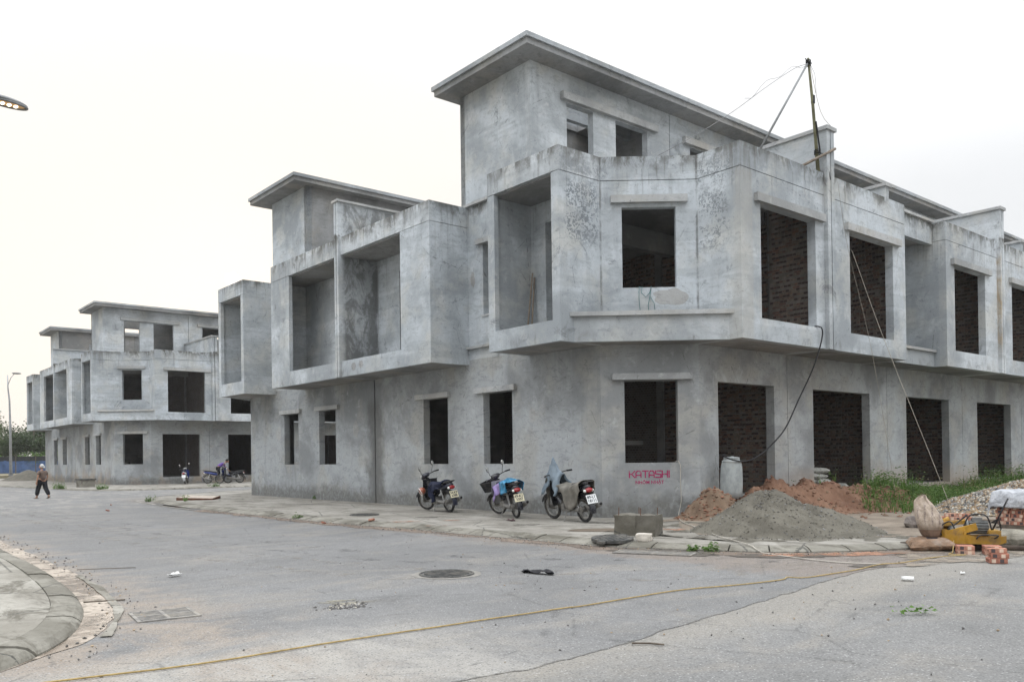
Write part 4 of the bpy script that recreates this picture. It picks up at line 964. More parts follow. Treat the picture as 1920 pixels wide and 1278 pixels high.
def cloth(name, f, nu, nv, m, label, cat, mw=None, thick=.006, fold=.02, fs=6., seed=0., group=None):
    mb = MB()
    def g(a, b):
        p = Vector(f(a, b)); return p + Vector((nz((p.x*fs+seed, p.y*fs, p.z*fs)), nz((p.x*fs+9+seed, p.y*fs, p.z*fs)), nz((p.x*fs, p.y*fs+5+seed, p.z*fs))))*fold
    mb.grid(g, nu, nv)
    o = mb.build(name, m, None, True)
    so = o.modifiers.new('thickness', 'SOLIDIFY'); so.thickness = thick; so.offset = 1
    if mw is not None: o.matrix_world = mw
    return tag(o, label, cat, group)
def fabric(name, col, var=.3, rough=.85, spec=.2, sc=5, crease=False):
    if crease:
        k = NT(name); v = k.vec(obj=True); n = k.noise(v, sc, 5, .65); f = k.noise(v, 60, 3, .6); cz = k.voro(k.vec((1, 1.6, 1), obj=True), 8); w = k.noise(k.vec((1, 3, 1), obj=True), 5, 5, .7, 1.5)
        c = k.mix(k.rng(n, .3, .7), tuple(x*(1-var) for x in col), tuple(x*(1+var) for x in col)); c = k.mix(k.rng(k.noise(v, 3, 5, .75), .5, .68, 0, .5), c, (.3, .28, .25))
        k.bump(cz, .6, .03); k.bump(w, .9, .04); k.bump(f, .3, .004); return k.out(c, rough)
    return simple(name, col, rough, var, sc, (.2, .18, .16, .15), spec=spec, bump=.3)
M['denim'] = fabric('dark blue cloth', (.016, .02, .042)); M['greycloth'] = fabric('blue grey raincoat', (.16, .2, .235)); M['drab'] = fabric('drab cloth', (.15, .14, .12))
M['purple'] = fabric('purple plastic', (.27, .2, .43), .3, .3, .5); M['cyan'] = fabric('blue plastic', (.045, .22, .38), .35, .3, .5)
def bm_(o):
    bpy.context.view_layer.update(); return o.matrix_world.copy()
def saddle(x0, x1, top, hw, drop):
    def f(a, b):
        x = x0+(x1-x0)*a; s_ = (b-.5)*2; w = hw(a) if callable(hw) else hw; d = drop(a) if callable(drop) else drop; tz = top(a)
        k_ = abs(s_)
        if k_ < .45: y = s_/.45*w; z = tz - .03*(k_/.45)**3
        else: q = (k_-.45)/.55; y = math.copysign(w+.03+.04*q*math.sin(a*9+s_*3), s_); z = tz-.03-d*q
        return (x, y, z)
    return f
# clothes on the first bike
cloth('trousers', saddle(-.02, .62, lambda a: .835-.05*a-.02*math.sin(a*3), .14, lambda a: .1+.30*max(0, a-.25)), 18, 20, M['denim'], 'dark blue trousers draped over the seat of the leftmost motorbike', 'trousers', bm_(b1), .012, .045, 5)
cloth('trousers', lambda a, b: (.44+.14*b+.05*math.sin(a*4), .17+.05*math.sin(b*7)+.02*a, .76-.47*a), 16, 8, M['denim'], 'dark blue trouser leg hanging down the side of the leftmost motorbike', 'trouser leg', bm_(b1), .03, .05, 7)
def helm(name, P, rot, m, m2, label):
    t = thing(name, label, 'helmet', P); t.rotation_euler = rot
    MB().ball((0, 0, 0), (.125, .105, .115), 18, 12, None, lambda p: Vector((p.x, p.y, max(p.z, -.045)))).build('shell', m, t, True)
    MB().loft([[(.09+.07*q, .1*math.sin(a_)*(1-.3*q), -.03-.02*q+.004*e_) for q, e_ in ((0, 0), (1, 0), (1, 1), (0, 1))] for a_ in [i*math.pi/8-math.pi/2 for i in range(9)]]).build('visor', M['black'], t)
    MB().ring((0, 0, -.043), (0, 0, 1), .112, .009, 24, 6).build('trim', m2, t, True)
    return t
_p = bm_(b1) @ Vector((.93, .25, .56))
helm('helmet', _p, (R(60), R(20), R(60)), simple('brick red shell', (.3, .085, .045), .3, .2, 7, (.4, .3, .25, .4), spec=.6), M['white_paint'], 'brown-red helmet hanging from the front of the leftmost motorbike')
# plastic rain capes on the second bike
_m = bm_(b2)
cloth('rain_cape', saddle(.28, .92, lambda a: .85-.10*a+.03*math.sin(a*3), lambda a: .15+.02*a, lambda a: .13+.24*a), 22, 24, M['purple'], 'purple plastic rain cape spread over the seat of the middle motorbike', 'rain cape', _m, .006, .055, 6, 3)
cloth('rain_cape', saddle(-.12, .3, lambda a: .875+.02*math.sin(a*3), lambda a: .2, lambda a: .2+.1*a), 18, 24, M['cyan'], 'bright blue plastic rain cape bunched behind the purple one', 'rain cape', _m, .006, .06, 7, 7)
# cloth over the third bike: peak over the mirror, grey raincoat in front, drab cover over the seat
_m = bm_(b3)
def peak(a, b):
    x = .62+.58*a; s_ = (b-.5)*2; h = 1.34-1.6*abs(x-.9)**1.2*(1.2 if x > .9 else 1.0); h = max(h, .62)
    k_ = abs(s_); y = s_*(.11+.28*(1-min(1, (h-.6)/.72))); return (x, y+.05*(h > 1), h-(.1+.42*min(1, (h-.6)/.5))*k_**1.3)
cloth('raincoat', peak, 26, 20, M['greycloth'], 'blue grey raincoat peaked over the mirror of the covered motorbike', 'raincoat', _m, .006, .04, 7, 2)
cloth('seat_cloth', saddle(-.2, .66, lambda a: .865-.07*a-.05*math.sin(a*3.1), .165, lambda a: .16+.30*math.sin(min(1, a*1.15)*math.pi)), 24, 24, M['drab'], 'drab grey cloth hanging over the seat of the covered motorbike', 'cloth', _m, .006, .035, 6, 5)
cloth('fender_cloth', lambda a, b: (1.06+.05*math.sin(b*3), (a-.5)*.36, .92-.42*b+.02*math.sin(a*20)), 14, 14, M['drab'], 'drab cloth strip wrapped down the front of the covered motorbike', 'cloth', _m, .01, .04, 8, 8)

# ------------------------------------------------------------------ people
def skin_mesh(name, J, E, m, parent=None, sub=2, root=0):
    me = bpy.data.meshes.new(name); me.from_pydata([j[:3] for j in J], E, []); o = bpy.data.objects.new(name, me); COL.objects.link(o)
    md = o.modifiers.new('skin', 'SKIN'); md.use_smooth_shade = True; md.branch_smoothing = .3
    if not me.skin_vertices: me.attributes.new
    for i, j in enumerate(J):
        r = j[3] if hasattr(j[3], '__len__') else (j[3], j[3]); me.skin_vertices[0].data[i].radius = r
        me.skin_vertices[0].data[i].use_root = (i == root)
    s_ = o.modifiers.new('sub', 'SUBSURF'); s_.levels = sub; s_.render_levels = sub
    dg = bpy.context.evaluated_depsgraph_get(); dg.update(); nm = bpy.data.meshes.new_from_object(o.evaluated_get(dg)); nm.name = name
    bpy.data.objects.remove(o); nm.materials.clear(); nm.materials.append(m); nm.polygons.foreach_set('use_smooth', [True]*len(nm.polygons))
    q = bpy.data.objects.new(name, nm); COL.objects.link(q); q.parent = parent; return q
M['skin'] = simple('skin', (.36, .2, .13), .6, .12, 8); M['hair_grey'] = simple('grey hair', (.45, .45, .44), .8, .3, 20); M['hair'] = simple('black hair', (.012, .011, .011), .6, .3, 20)
M['brown_shirt'] = fabric('brown shirt', (.13, .092, .075)); M['black_cloth'] = fabric('black trousers', (.012, .013, .017)); M['purple_shirt'] = fabric('purple shirt', (.17, .10, .36))
# walking woman, seen from behind, mid-stride; local x = forward, y = left, height 1.47
P = thing('person', 'person in brown shirt and loose black trousers walking away across the road', 'person', (7.69, 40.55, RZ), math.atan2(.8, -.35))
J = [(0, 0, .80, .105), (0, 0, .95, .10), (.01, 0, 1.10, .115), (.02, 0, 1.2, .06), (.03, 0, 1.27, .042),
     (-.0, .15, 1.165, .05), (-.03, .22, .95, .037), (.02, .23, .76, .026), (.05, .225, .69, .028),
     (-.0, -.15, 1.165, .05), (-.02, -.225, .95, .037), (.06, -.23, .77, .026), (.1, -.22, .70, .028),
     (.0, .075, .76, .085), (.15, .1, .44, .055), (.2, .12, .1, .036), (.2, .12, .04, .04), (.31, .13, .025, .028),
     (.0, -.075, .76, .085), (-.08, -.09, .44, .055), (-.27, -.1, .13, .036), (-.28, -.1, .07, .04), (-.2, -.11, .015, .028)]
E_ = [(0, 1), (1, 2), (2, 3), (3, 4), (2, 5), (5, 6), (6, 7), (7, 8), (2, 9), (9, 10), (10, 11), (11, 12), (0, 13), (13, 14), (14, 15), (15, 16), (16, 17), (0, 18), (18, 19), (19, 20), (20, 21), (21, 22)]
skin_mesh('body', J, E_, M['skin'], P)
def hand(parent, c, d, side, s=1.):
    """palm and five bent fingers"""
    c = Vector(c); d = Vector(d).normalized(); y = Vector((side[0], side[1], side[2])).normalized(); n = d.cross(y)
    mb = MB().obox(c+d*.035*s, [d, y, n], (.04*s, .034*s, .013*s))
    for i, L in enumerate((.062, .07, .066, .052)):
        b = c+d*.07*s+y*(.026-.0175*i)*s
        mb.tube([b, b+d*L*.5*s+n*.008*s, b+d*L*.85*s+n*.03*s], [.0085*s, .008*s, .006*s], 6)
    b = c+d*.02*s+y*.033*s; mb.tube([b, b+d*.03*s+y*.022*s, b+d*.06*s+y*.025*s+n*.012*s], [.0095*s, .009*s, .007*s], 6)
    return mb.build('hand', M['skin'], parent, True)
hand(P, (.05, .225, .70), (.25, 0, -1), (1, .1, .2)); hand(P, (.1, -.22, .71), (.35, 0, -1), (1, -.1, .3))
def head(parent, c, rot, hair, long=False):
    c = Vector(c)
    def fn(p): return Vector((p.x*(1+.06*(p.z < 0)), p.y*(1-.22*max(0, -p.z/.1)), p.z))
    h = MB().ball(c, (.088, .072, .105), 20, 14, rot, fn)
    h.ball(c+rot @ Vector((.09, 0, -.012)), (.02, .014, .024), 8, 6, rot)
    for s_ in (-1, 1): h.ball(c+rot @ Vector((-.005, s_*.07, -.01)), (.02, .01, .03), 8, 6, rot)
    hd = h.build('head', M['skin'], parent, True)
    f = MB()
    for s_ in (-1, 1): f.ball(c+rot @ Vector((.079, s_*.03, .012)), (.008, .012, .006), 8, 6, rot)
    f.build('eyes', M['ink'], hd, True)
    MB().ball(c+rot @ Vector((.08, 0, -.048)), (.008, .024, .006), 8, 6, rot).build('mouth', M['tail'], hd, True)
    def hf(p): return Vector((min(p.x, .045+.3*max(0, p.z)), p.y, p.z if p.z > -.05 else -.05+.3*(p.z+.05)))
    hm = MB().ball(c+rot @ Vector((-.014, 0, .018)), (.096, .083, .104), 20, 14, rot, hf)
    if long: hm.ball(c+rot @ Vector((-.1, 0, -.035)), (.045, .05, .045), 12, 8, rot)
    hm.build('hair', hair, parent, True)
head(P, (.045, 0, 1.365), Matrix.Rotation(R(38), 3, 'Z'), M['hair_grey'], True)
sj = [(0, 0, .74, .135), (0, 0, .9, .13), (.005, 0, 1.06, .142), (.015, 0, 1.17, .1), (.025, 0, 1.22, .058), (0, .155, 1.16, .07), (-.02, .215, 1.0, .062), (0, -.155, 1.16, .07), (-.01, -.215, 1.0, .062)]
skin_mesh('shirt', sj, [(0, 1), (1, 2), (2, 3), (3, 4), (2, 5), (5, 6), (2, 7), (7, 8)], M['brown_shirt'], P)
tj = [(0, 0, .82, .125), (0, .082, .73, .115), (.14, .1, .44, .098), (.19, .12, .2, .092), (.2, .12, .12, .06), (0, -.082, .73, .115), (-.08, -.09, .44, .098), (-.24, -.1, .22, .092), (-.27, -.1, .14, .06)]
skin_mesh('trousers', tj, [(0, 1), (1, 2), (2, 3), (3, 4), (0, 5), (5, 6), (6, 7), (7, 8)], M['black_cloth'], P)
for x, y, z, a in ((.25, .125, .008, 0), (-.22, -.105, .03, 30)):
    MB().obox((x, y, z), [Matrix.Rotation(R(a), 3, 'Y') @ Vector((1, 0, 0)), (0, 1, 0), Matrix.Rotation(R(a), 3, 'Y') @ Vector((0, 0, 1))], (.12, .045, .01)).tube([(x+.03, y-.045, z+.01), (x+.02, y, z+.06), (x+.03, y+.045, z+.01)], .01, 6).build('sandal', M['drab'], P)
# person in purple bending over the far blue motorbike
P2 = thing('person', 'person in purple shirt bending over the far blue motorbike', 'person', (20.1, 53.2, .16), math.atan2(-.35, .93)); P2.scale = (1.1,)*3
J2 = [(0, 0, .78, .11), (.12, 0, .9, .105), (.28, 0, .98, .115), (.38, 0, 1.02, .06), (.44, 0, 1.06, .043),
      (.3, .16, .97, .048), (.42, .2, .74, .035), (.56, .12, .6, .026), (.62, .1, .56, .026), (.3, -.16, .97, .048), (.42, -.2, .74, .035), (.56, -.12, .6, .026), (.62, -.1, .56, .026),
      (0, .085, .74, .085), (.06, .1, .42, .058), (-.02, .1, .08, .038), (.1, .11, .03, .03), (0, -.085, .74, .085), (.06, -.1, .42, .058), (-.02, -.1, .08, .038), (.1, -.11, .03, .03)]
skin_mesh('body', J2, [(0, 1), (1, 2), (2, 3), (3, 4), (2, 5), (5, 6), (6, 7), (7, 8), (2, 9), (9, 10), (10, 11), (11, 12), (0, 13), (13, 14), (14, 15), (15, 16), (0, 17), (17, 18), (18, 19), (19, 20)], M['skin'], P2)
head(P2, (.5, 0, 1.14), Matrix.Rotation(R(38), 3, 'Y'), M['hair'])
hand(P2, (.61, .1, .565), (.8, -.1, -.5), (0, -1, 0)); hand(P2, (.61, -.1, .565), (.8, .1, -.5), (0, 1, 0))
skin_mesh('shirt', [(-.02, 0, .76, .14), (.12, 0, .9, .135), (.26, 0, .985, .145), (.36, 0, 1.02, .085), (.3, .16, .97, .068), (.38, .2, .8, .058), (.3, -.16, .97, .068), (.38, -.2, .8, .058)], [(0, 1), (1, 2), (2, 3), (2, 4), (4, 5), (2, 6), (6, 7)], M['purple_shirt'], P2)
skin_mesh('trousers', [(-.01, 0, .78, .125), (0, .09, .72, .105), (.06, .1, .42, .08), (-.02, .1, .12, .07), (0, -.09, .72, .105), (.06, -.1, .42, .08), (-.02, -.1, .12, .07)], [(0, 1), (1, 2), (2, 3), (0, 4), (4, 5), (5, 6)], M['black_cloth'], P2)

# ------------------------------------------------------------------ heaps
def heap(name, u0, u1, v0, v1, h, m, res, label, cat, base=0.0, stuff=True):
    nu, nv = int((u1-u0)/res), int((v1-v0)/res); mb = MB(); g = {}
    for i in range(nu+1):
        for j in range(nv+1):
            x, y = u0+(u1-u0)*i/nu, v0+(v1-v0)*j/nv; g[i, j] = (x, y, base+h(x, y))
    vs_ = {}
    def V(k_):
        if k_ not in vs_: vs_[k_] = mb.b.verts.new(g[k_])
        return vs_[k_]
    for i in range(nu):
        for j in range(nv):
            q = [(i, j), (i+1, j), (i+1, j+1), (i, j+1)]
            if max(g[c][2] for c in q) > base+.004: mb.b.faces.new([V(c) for c in q])
    o = mb.build(name, m, None, True)
    if stuff: o['kind'] = 'stuff'
    return tag(o, label, cat)
def gs(x, y, cx, cy, rx, ry, h, p=1.0):
    d = ((x-cx)/rx)**2+((y-cy)/ry)**2; return h*math.exp(-d*p)
def cone(x, y, cx, cy, rx, ry, h, soft=.12):
    d = math.sqrt(((x-cx)/rx)**2+((y-cy)/ry)**2+soft*soft); return h*(1+soft-d)
KP = [p for p in kA if 9.9 < p.x < 18 and p.y < 11]
def sandh(x, y):
    kd = min((p.x-x)**2+(p.y-y)**2 for p in KP)**.5; inside = min(1, max(0, (kd-.34)/.3))
    n = .07*fbm((x, y, 1), 1.5)+.03*fbm((x, y, 4), 5)+.016*nz((x, y, 2), 19)
    a = cone(x, y, 13.68, 8.85, 1.3, 1.42, .78, .07); b = cone(x, y, 14.15, 8.3, 1.15, 1.15, .5, .15)
    h = max(a, b); ch = abs(nz((math.atan2(y-8.85, x-13.68)*2.2, 1, 3)))            # gullies and slumps running down
    h -= .09*max(0, .35-ch)*min(1, max(0, .7-h)*3)*max(0, min(1, h*5))
    for fx, fy in ((13.1, 8.0), (13.5, 7.75), (12.75, 8.6), (14.2, 7.6), (13.35, 8.3), (12.9, 9.1)): h -= .05*math.exp(-(((x-fx)/.09)**2+((y-fy)/.13)**2))*(h > .02)
    t_ = .06*max(0, 1.25-math.hypot((x-13.9)/1.35, (y-8.5)/1.3))+.03*fbm((x, y, 9), 2.2)                # ragged thin spread
    return max(h+n*min(1, max(0, h*4+.3)), min(t_, .05), -.02)*inside-.03*(1-inside)
heap('sand_pile', 11.6, 16.4, 6.4, 11.2, sandh, M['sand'], .045, 'grey sand pile on the pavement by the street corner', 'sand pile')
def redh(x, y):
    h = gs(x, y, 19.5, 11.3, 2.2, .75, .52)+gs(x, y, 17.4, 11.3, 1.3, .7, .5)+gs(x, y, 20.6, 10.6, 1.6, .8, .22)+gs(x, y, 21.8, 10.6, 1.5, .8, .3)+gs(x, y, 23.0, 10.0, 1.2, .7, .13)
    return max(h*(1+.35*fbm((x, y, 3), 1.6))+.07*fbm((x, y, 7), 3.5)*min(1, h*5)+.03*nz((x, y, 1), 12)*min(1, h*6)-.035, -.02)
heap('soil_mound', 15.9, 25, 8.4, 12.06, redh, M['red_soil'], .05, 'long red clay mound in front of the brick doorways', 'soil mound', .012)
def brownh(x, y):
    h = gs(x, y, 15.5, 11.35, .52, .66, .68)+gs(x, y, 16.7, 11.75, .9, .4, .42)
    return max(h*(1+.3*fbm((x, y, 13), 1.8))+.08*fbm((x, y, 17), 4)*min(1, h*5)+.03*nz((x, y, 1), 13)*min(1, h*6)-.05, -.02)
heap('soil_mound', 13.9, 18.2, 10.0, 12.06, brownh, M['brown_soil'], .045, 'brown spoil heap against the corner pillar by the barrel', 'soil mound', .012)
def stones(name, pts, rr, mats, label, cat, seed=1, kind='stuff'):
    rnd = random.Random(seed); V, F, I = [], [], []
    oc = [(1, 0, 0), (0, 1, 0), (-1, 0, 0), (0, -1, 0), (0, 0, 1), (0, 0, -1), ]
    of = [(0, 1, 4), (1, 2, 4), (2, 3, 4), (3, 0, 4), (1, 0, 5), (2, 1, 5), (3, 2, 5), (0, 3, 5)]
    for p in pts:
        r = rnd.uniform(*rr); a = rnd.random()*6.3; c, s_ = math.cos(a), math.sin(a); o = len(V); mi = rnd.randrange(len(mats))
        sx, sy, sz = r*rnd.uniform(.7, 1.3), r*rnd.uniform(.7, 1.3), r*rnd.uniform(.5, .9)
        for q in oc:
            x, y, z = q[0]*sx*rnd.uniform(.8, 1.2), q[1]*sy*rnd.uniform(.8, 1.2), q[2]*sz; x += rnd.uniform(-.25, .25)*r; y += rnd.uniform(-.25, .25)*r
            V.append((p[0]+x*c-y*s_, p[1]+x*s_+y*c, p[2]+z))
        F += [tuple(o+i for i in f) for f in of]; I += [mi]*8
    me = bpy.data.meshes.new(name); me.from_pydata(V, [], F)
    for m in mats: me.materials.append(m)
    me.polygons.foreach_set('material_index', I); o = bpy.data.objects.new(name, me); COL.objects.link(o)
    if kind: o['kind'] = kind
    return tag(o, label, cat)
rnd = random.Random(5)
SM = [simple('stone '+n_, c, .85, .3, 9, obj=False) for n_, c in (('tan', (.27, .205, .135)), ('grey', (.2, .195, .185)), ('pale', (.4, .37, .31)), ('dark', (.085, .08, .075)), ('ochre', (.24, .165, .095)))]
def grav(x, y):
    h = cone(x, y, 22.7, 7.2, 2.5, 2.0, .74, .22); return max(h+.05*fbm((x, y, 3), 1.2), -.03)
heap('gravel_pile', 18.6, 27, 4.6, 10.6, grav, SM[1], .12, 'gravel pile of tan and grey pebbles beside the weeds', 'gravel pile')
pts = []
while len(pts) < 9000:
    x, y = rnd.uniform(18.6, 26), rnd.uniform(4.8, 10.4); h = grav(x, y)
    if h > .0 and (x < 23.2 or rnd.random() < .25): pts.append((x, y, h+rnd.uniform(-.01, .03)))
    elif h > -.03 and rnd.random() < .06: pts.append((x, y, .02))
stones('gravel', pts, (.03, .062), SM, 'loose tan and grey pebbles covering the gravel pile', 'gravel', 4)
CL = [M['red_soil'], M['brown_soil'], M['red_soil'], simple('brick crumb', (.2, .1, .065), .9, .3, 9, obj=False)]
pts = []
for _ in range(1500):
    x, y = rnd.uniform(16.5, 24.5), rnd.uniform(8.6, 12.0); h = redh(x, y)
    if h > .0 or rnd.random() < .12: pts.append((x, y, .012+max(h, 0)+.005))
for _ in range(700):
    x, y = rnd.uniform(14.2, 17.5), rnd.uniform(10.2, 12.0); h = brownh(x, y)
    if h > .0: pts.append((x, y, .012+h+.005))
pts_s = []
while len(pts_s) < 1300:
    a_, r_ = rnd.random()*6.283, rnd.uniform(.2, 1.75); x, y = 13.8+r_*math.cos(a_), 8.6+r_*math.sin(a_); h = sandh(x, y)
    if h > -.019 or rnd.random() < .25*max(0, 1.9-r_): pts_s.append((x, y, max(h, .009)+.004))
stones('sand_crumbs', pts_s, (.006, .022), [M['sand'], M['sand'], SM[3], SM[1]], 'crumbs and lumps of sand on and around the sand pile', 'sand crumbs', 14)
stones('dried_mortar', [(4.26+rnd.gauss(0, .11)+t_*.0, 7.76+rnd.gauss(0, .07), RZ+.005) for t_ in range(170)], (.008, .024), [SM[3], SM[2], SM[1], SM[3]], 'crumbled patch of dried mortar on the road left of the round manhole', 'dried mortar', 15)
stones('soil_clods', pts, (.015, .06), CL, 'clods and crumbs scattered over the clay mounds', 'clods', 8)
pts = [(rnd.gauss(0, 1)*2.0+7, rnd.gauss(0, 1)*2.6+6.5, RZ+.004) for _ in range(150)]+[(p.x-rnd.random()*.5, p.y, RZ+.012) for p in fA if 5.5 < p.y < 26 and p.x < 14 for _ in range(3)]+[(p.x+.1+rnd.random()*.5, p.y, RZ+.01) for p in fI if 7 < p.y < 24 and p.x > 1 for _ in range(2)]+[(rnd.uniform(2.5, 12), rnd.uniform(4, 30), RZ+.004) for _ in range(150)]
pts = [p for p in pts if p[1] > 2.2 and p[0] < 14.5]
stones('road_grit', pts, (.004, .016), [SM[1], SM[3], SM[3], SM[0]], 'small grit and crumbs strewn over the road', 'grit', 9)

# ------------------------------------------------------------------ plants
def leafmat(name, a, b, c, tr=.25):
    k = NT(name); rp = k.n('ShaderNodeValToRGB'); k.t.links.new(k.island(), rp.inputs[0]); el = rp.color_ramp.elements
    el[0].color = (*a, 1); el[1].color = (*c, 1); q = el.new(.5); q.color = (*b, 1)
    d = k.n('ShaderNodeBsdfTranslucent'); k.t.links.new(rp.outputs[0], d.inputs[0]); mx_ = k.n('ShaderNodeMixShader'); mx_.inputs[0].default_value = tr
    k.out(rp.outputs[0], .6); k.t.links.new(k.b.outputs[0], mx_.inputs[1]); k.t.links.new(d.outputs[0], mx_.inputs[2]); k.t.links.new(mx_.outputs[0], k.t.nodes['Material Output'].inputs[0]); return k.m
M['weed'] = leafmat('weed leaf', (.06, .115, .026), (.095, .175, .042), (.15, .225, .065), .4)
M['leaf_dark'] = leafmat('dark foliage', (.03, .048, .022), (.05, .075, .032), (.075, .105, .045))
M['leaf_mid'] = leafmat('mid foliage', (.05, .075, .03), (.075, .11, .04), (.12, .15, .06)); M['leaf_bright'] = leafmat('bright shrub', (.07, .14, .03), (.12, .22, .05), (.18, .28, .08), .35)
M['bark'] = simple('bark', (.11, .09, .07), .95, .3, 8, bump=.5)
class Leaves:
    def __init__(s, seed): s.V, s.F, s.r = [], [], random.Random(seed)
    def leaf(s, p, d, L, w, bend=.3):
        d = Vector(d).normalized(); sd = d.cross(Vector((0, 0, 1)))
        if sd.length < .05: sd = Vector((1, 0, 0))
        sd.normalize(); sd = Matrix.Rotation(s.r.uniform(-.9, .9), 3, d) @ sd; p = Vector(p); o = len(s.V)
        m = p+d*L*.5; e_ = p+d*L+Vector((0, 0, -bend*L))
        s.V += [p, m+sd*w/2, e_, m-sd*w/2]; s.F.append((o, o+1, o+2, o+3))
    def blade(s, p, d, L, w):
        d = Vector(d).normalized(); sd = d.cross(Vector((0, 0, 1)));
        if sd.length < .05: sd = Vector((1, 0, 0))
        sd.normalize(); o = len(s.V); p = Vector(p); h = Vector((d.x, d.y, 0)); m = p+d*L*.55; e_ = p+d*L*.9+h*L*.3-Vector((0, 0, .12*L))
        s.V += [p-sd*w/2, p+sd*w/2, m+sd*w*.4, m-sd*w*.4, e_]; s.F += [(o, o+1, o+2, o+3), (o+3, o+2, o+4)]
    def build(s, name, m, parent=None):
        me = bpy.data.meshes.new(name); me.from_pydata([tuple(v) for v in s.V], [], s.F); me.materials.append(m); o = bpy.data.objects.new(name, me); COL.objects.link(o); o.parent = parent; return o
def weeds(name, pts, hh, m, label, cat, seed, kind=None, dens=1):
    L = Leaves(seed); r = L.r
    for x, y, z in pts:
        h = r.uniform(*hh)
        for _ in range(int(5*dens)):
            a = r.random()*6.283; t = r.uniform(.1, .7); d = (math.cos(a)*t, math.sin(a)*t, 1); L.blade((x+r.gauss(0, .03), y+r.gauss(0, .03), z), d, h*r.uniform(.5, 1.1), .012+.012*r.random())
        for _ in range(int(6*dens)):
            a = r.random()*6.283; q = r.uniform(.2, 1)*h; L.leaf((x+math.cos(a)*.06*h/.3, y+math.sin(a)*.06*h/.3, z+q), (math.cos(a), math.sin(a), r.uniform(-.1, .8)), r.uniform(.05, .11), r.uniform(.025, .05))
    o = L.build(name, m); tag(o, label, cat)
    if kind: o['kind'] = kind
    return o
pts = []; rnd = random.Random(12)
while len(pts) < 4200:
    x, y = rnd.uniform(19.3, 38), rnd.uniform(8.2, 12.0)
    edge = 9.1+.5*nz((x, 1, 1), .7)-(.9 if x > 25 else 0)
    if y < edge or (x < 23.2 and y > 10+.3*(x-19)) and rnd.random() < .97: continue
    if x < 22.4 and y < 10.6 and rnd.random() < .65: continue
    if rnd.random() < .35+.65*(.5+nz((x, y, 2), .9)): pts.append((x, y, .01+max(0, redh(x, y) if x < 25 else 0)))
weeds('weeds', pts, (.2, .46), M['weed'], 'green weeds growing along the foot of the terrace at right', 'weeds', 3, 'stuff')
pts = [(rnd.uniform(22.9, 24.3), rnd.uniform(11.4, 11.95), .05) for _ in range(70)]+[(rnd.uniform(24.8, 25.4), rnd.uniform(11.2, 11.9), .05) for _ in range(40)]+[(rnd.uniform(30, 36), rnd.uniform(11, 11.9), .05) for _ in range(240)]
weeds('weeds', pts, (.55, .98), M['weed'], 'taller leafy weeds against the pillars at right', 'weeds', 4, 'stuff')
M['dry'] = leafmat('dry stems', (.13, .11, .05), (.2, .17, .08), (.26, .23, .13))
weeds('dry_weeds', [p for p in pts[:40]]+[(rnd.uniform(20, 34), rnd.uniform(9.6, 11.9), .05) for _ in range(150)], (.35, .8), M['dry'], 'dry straw-coloured stems standing among the green weeds', 'weeds', 6, 'stuff', .5)
GW = 'weed tufts along the kerbs'
def tuft(c, r, n, hh, label, seed):
    rr = random.Random(seed); weeds('weed_tuft', [(c[0]+rr.gauss(0, r*.5), c[1]+rr.gauss(0, r*.5), c[2]) for _ in range(n)], hh, M['weed'], label, 'weed', seed)['group'] = GW
tuft((10.82, 8.05, RZ), .12, 7, (.06, .16), 'small green weed tuft in the kerb joint by the sand pile', 21)
tuft((10.65, 8.3, RZ), .1, 6, (.06, .13), 'low weed sprout just left of the kerb weed by the sand pile', 22)
tuft((9.85, 33.2, RZ), .15, 8, (.1, .3), 'weed tuft at the rounded tip of the pavement by the puddle', 23)
tuft((10.4, 30.8, 0), .15, 6, (.1, .25), 'weed tuft in front of the plywood board', 24)
tuft((9.56, 19.9, RZ+.03), .08, 5, (.05, .14), 'tiny weed in the kerb below the middle of the side wall', 25)
tuft((10.7, 52.2, -.02), .3, 26, (.2, .5), 'bushy weed on the far kerb beside the walking person', 26)
tuft((12.0, 48.6, -.02), .35, 26, (.15, .4), 'weed tuft in front of the far concrete block', 27)
tuft((20.3, 46.9, -.02), .5, 34, (.15, .42), 'weed tuft on the far kerb in front of the parked motorbikes', 28)
tuft((17.6, 46.9, -.02), .3, 14, (.1, .25), 'thin weed tuft on the far kerb left of the bushier one', 29)
tuft((14.12, 27.9, 0), .08, 5, (.08, .2), 'small dark weed at the foot of the side wall', 30)
sp_ = Leaves(77)
for i in range(34):
    a = sp_.r.random()*6.283; q = sp_.r.random(); sp_.leaf((7.93+.13*(q-.5)*2+.03*math.cos(a), 3.62-.1*(q-.5)*2+.03*math.sin(a), RZ+.01+.06*sp_.r.random()), (math.cos(a), math.sin(a), .5*sp_.r.random()), .055, .034)
o = sp_.build('leafy_sprig', M['leaf_bright']); tag(o, 'torn leafy green sprig lying on the near road', 'sprig')

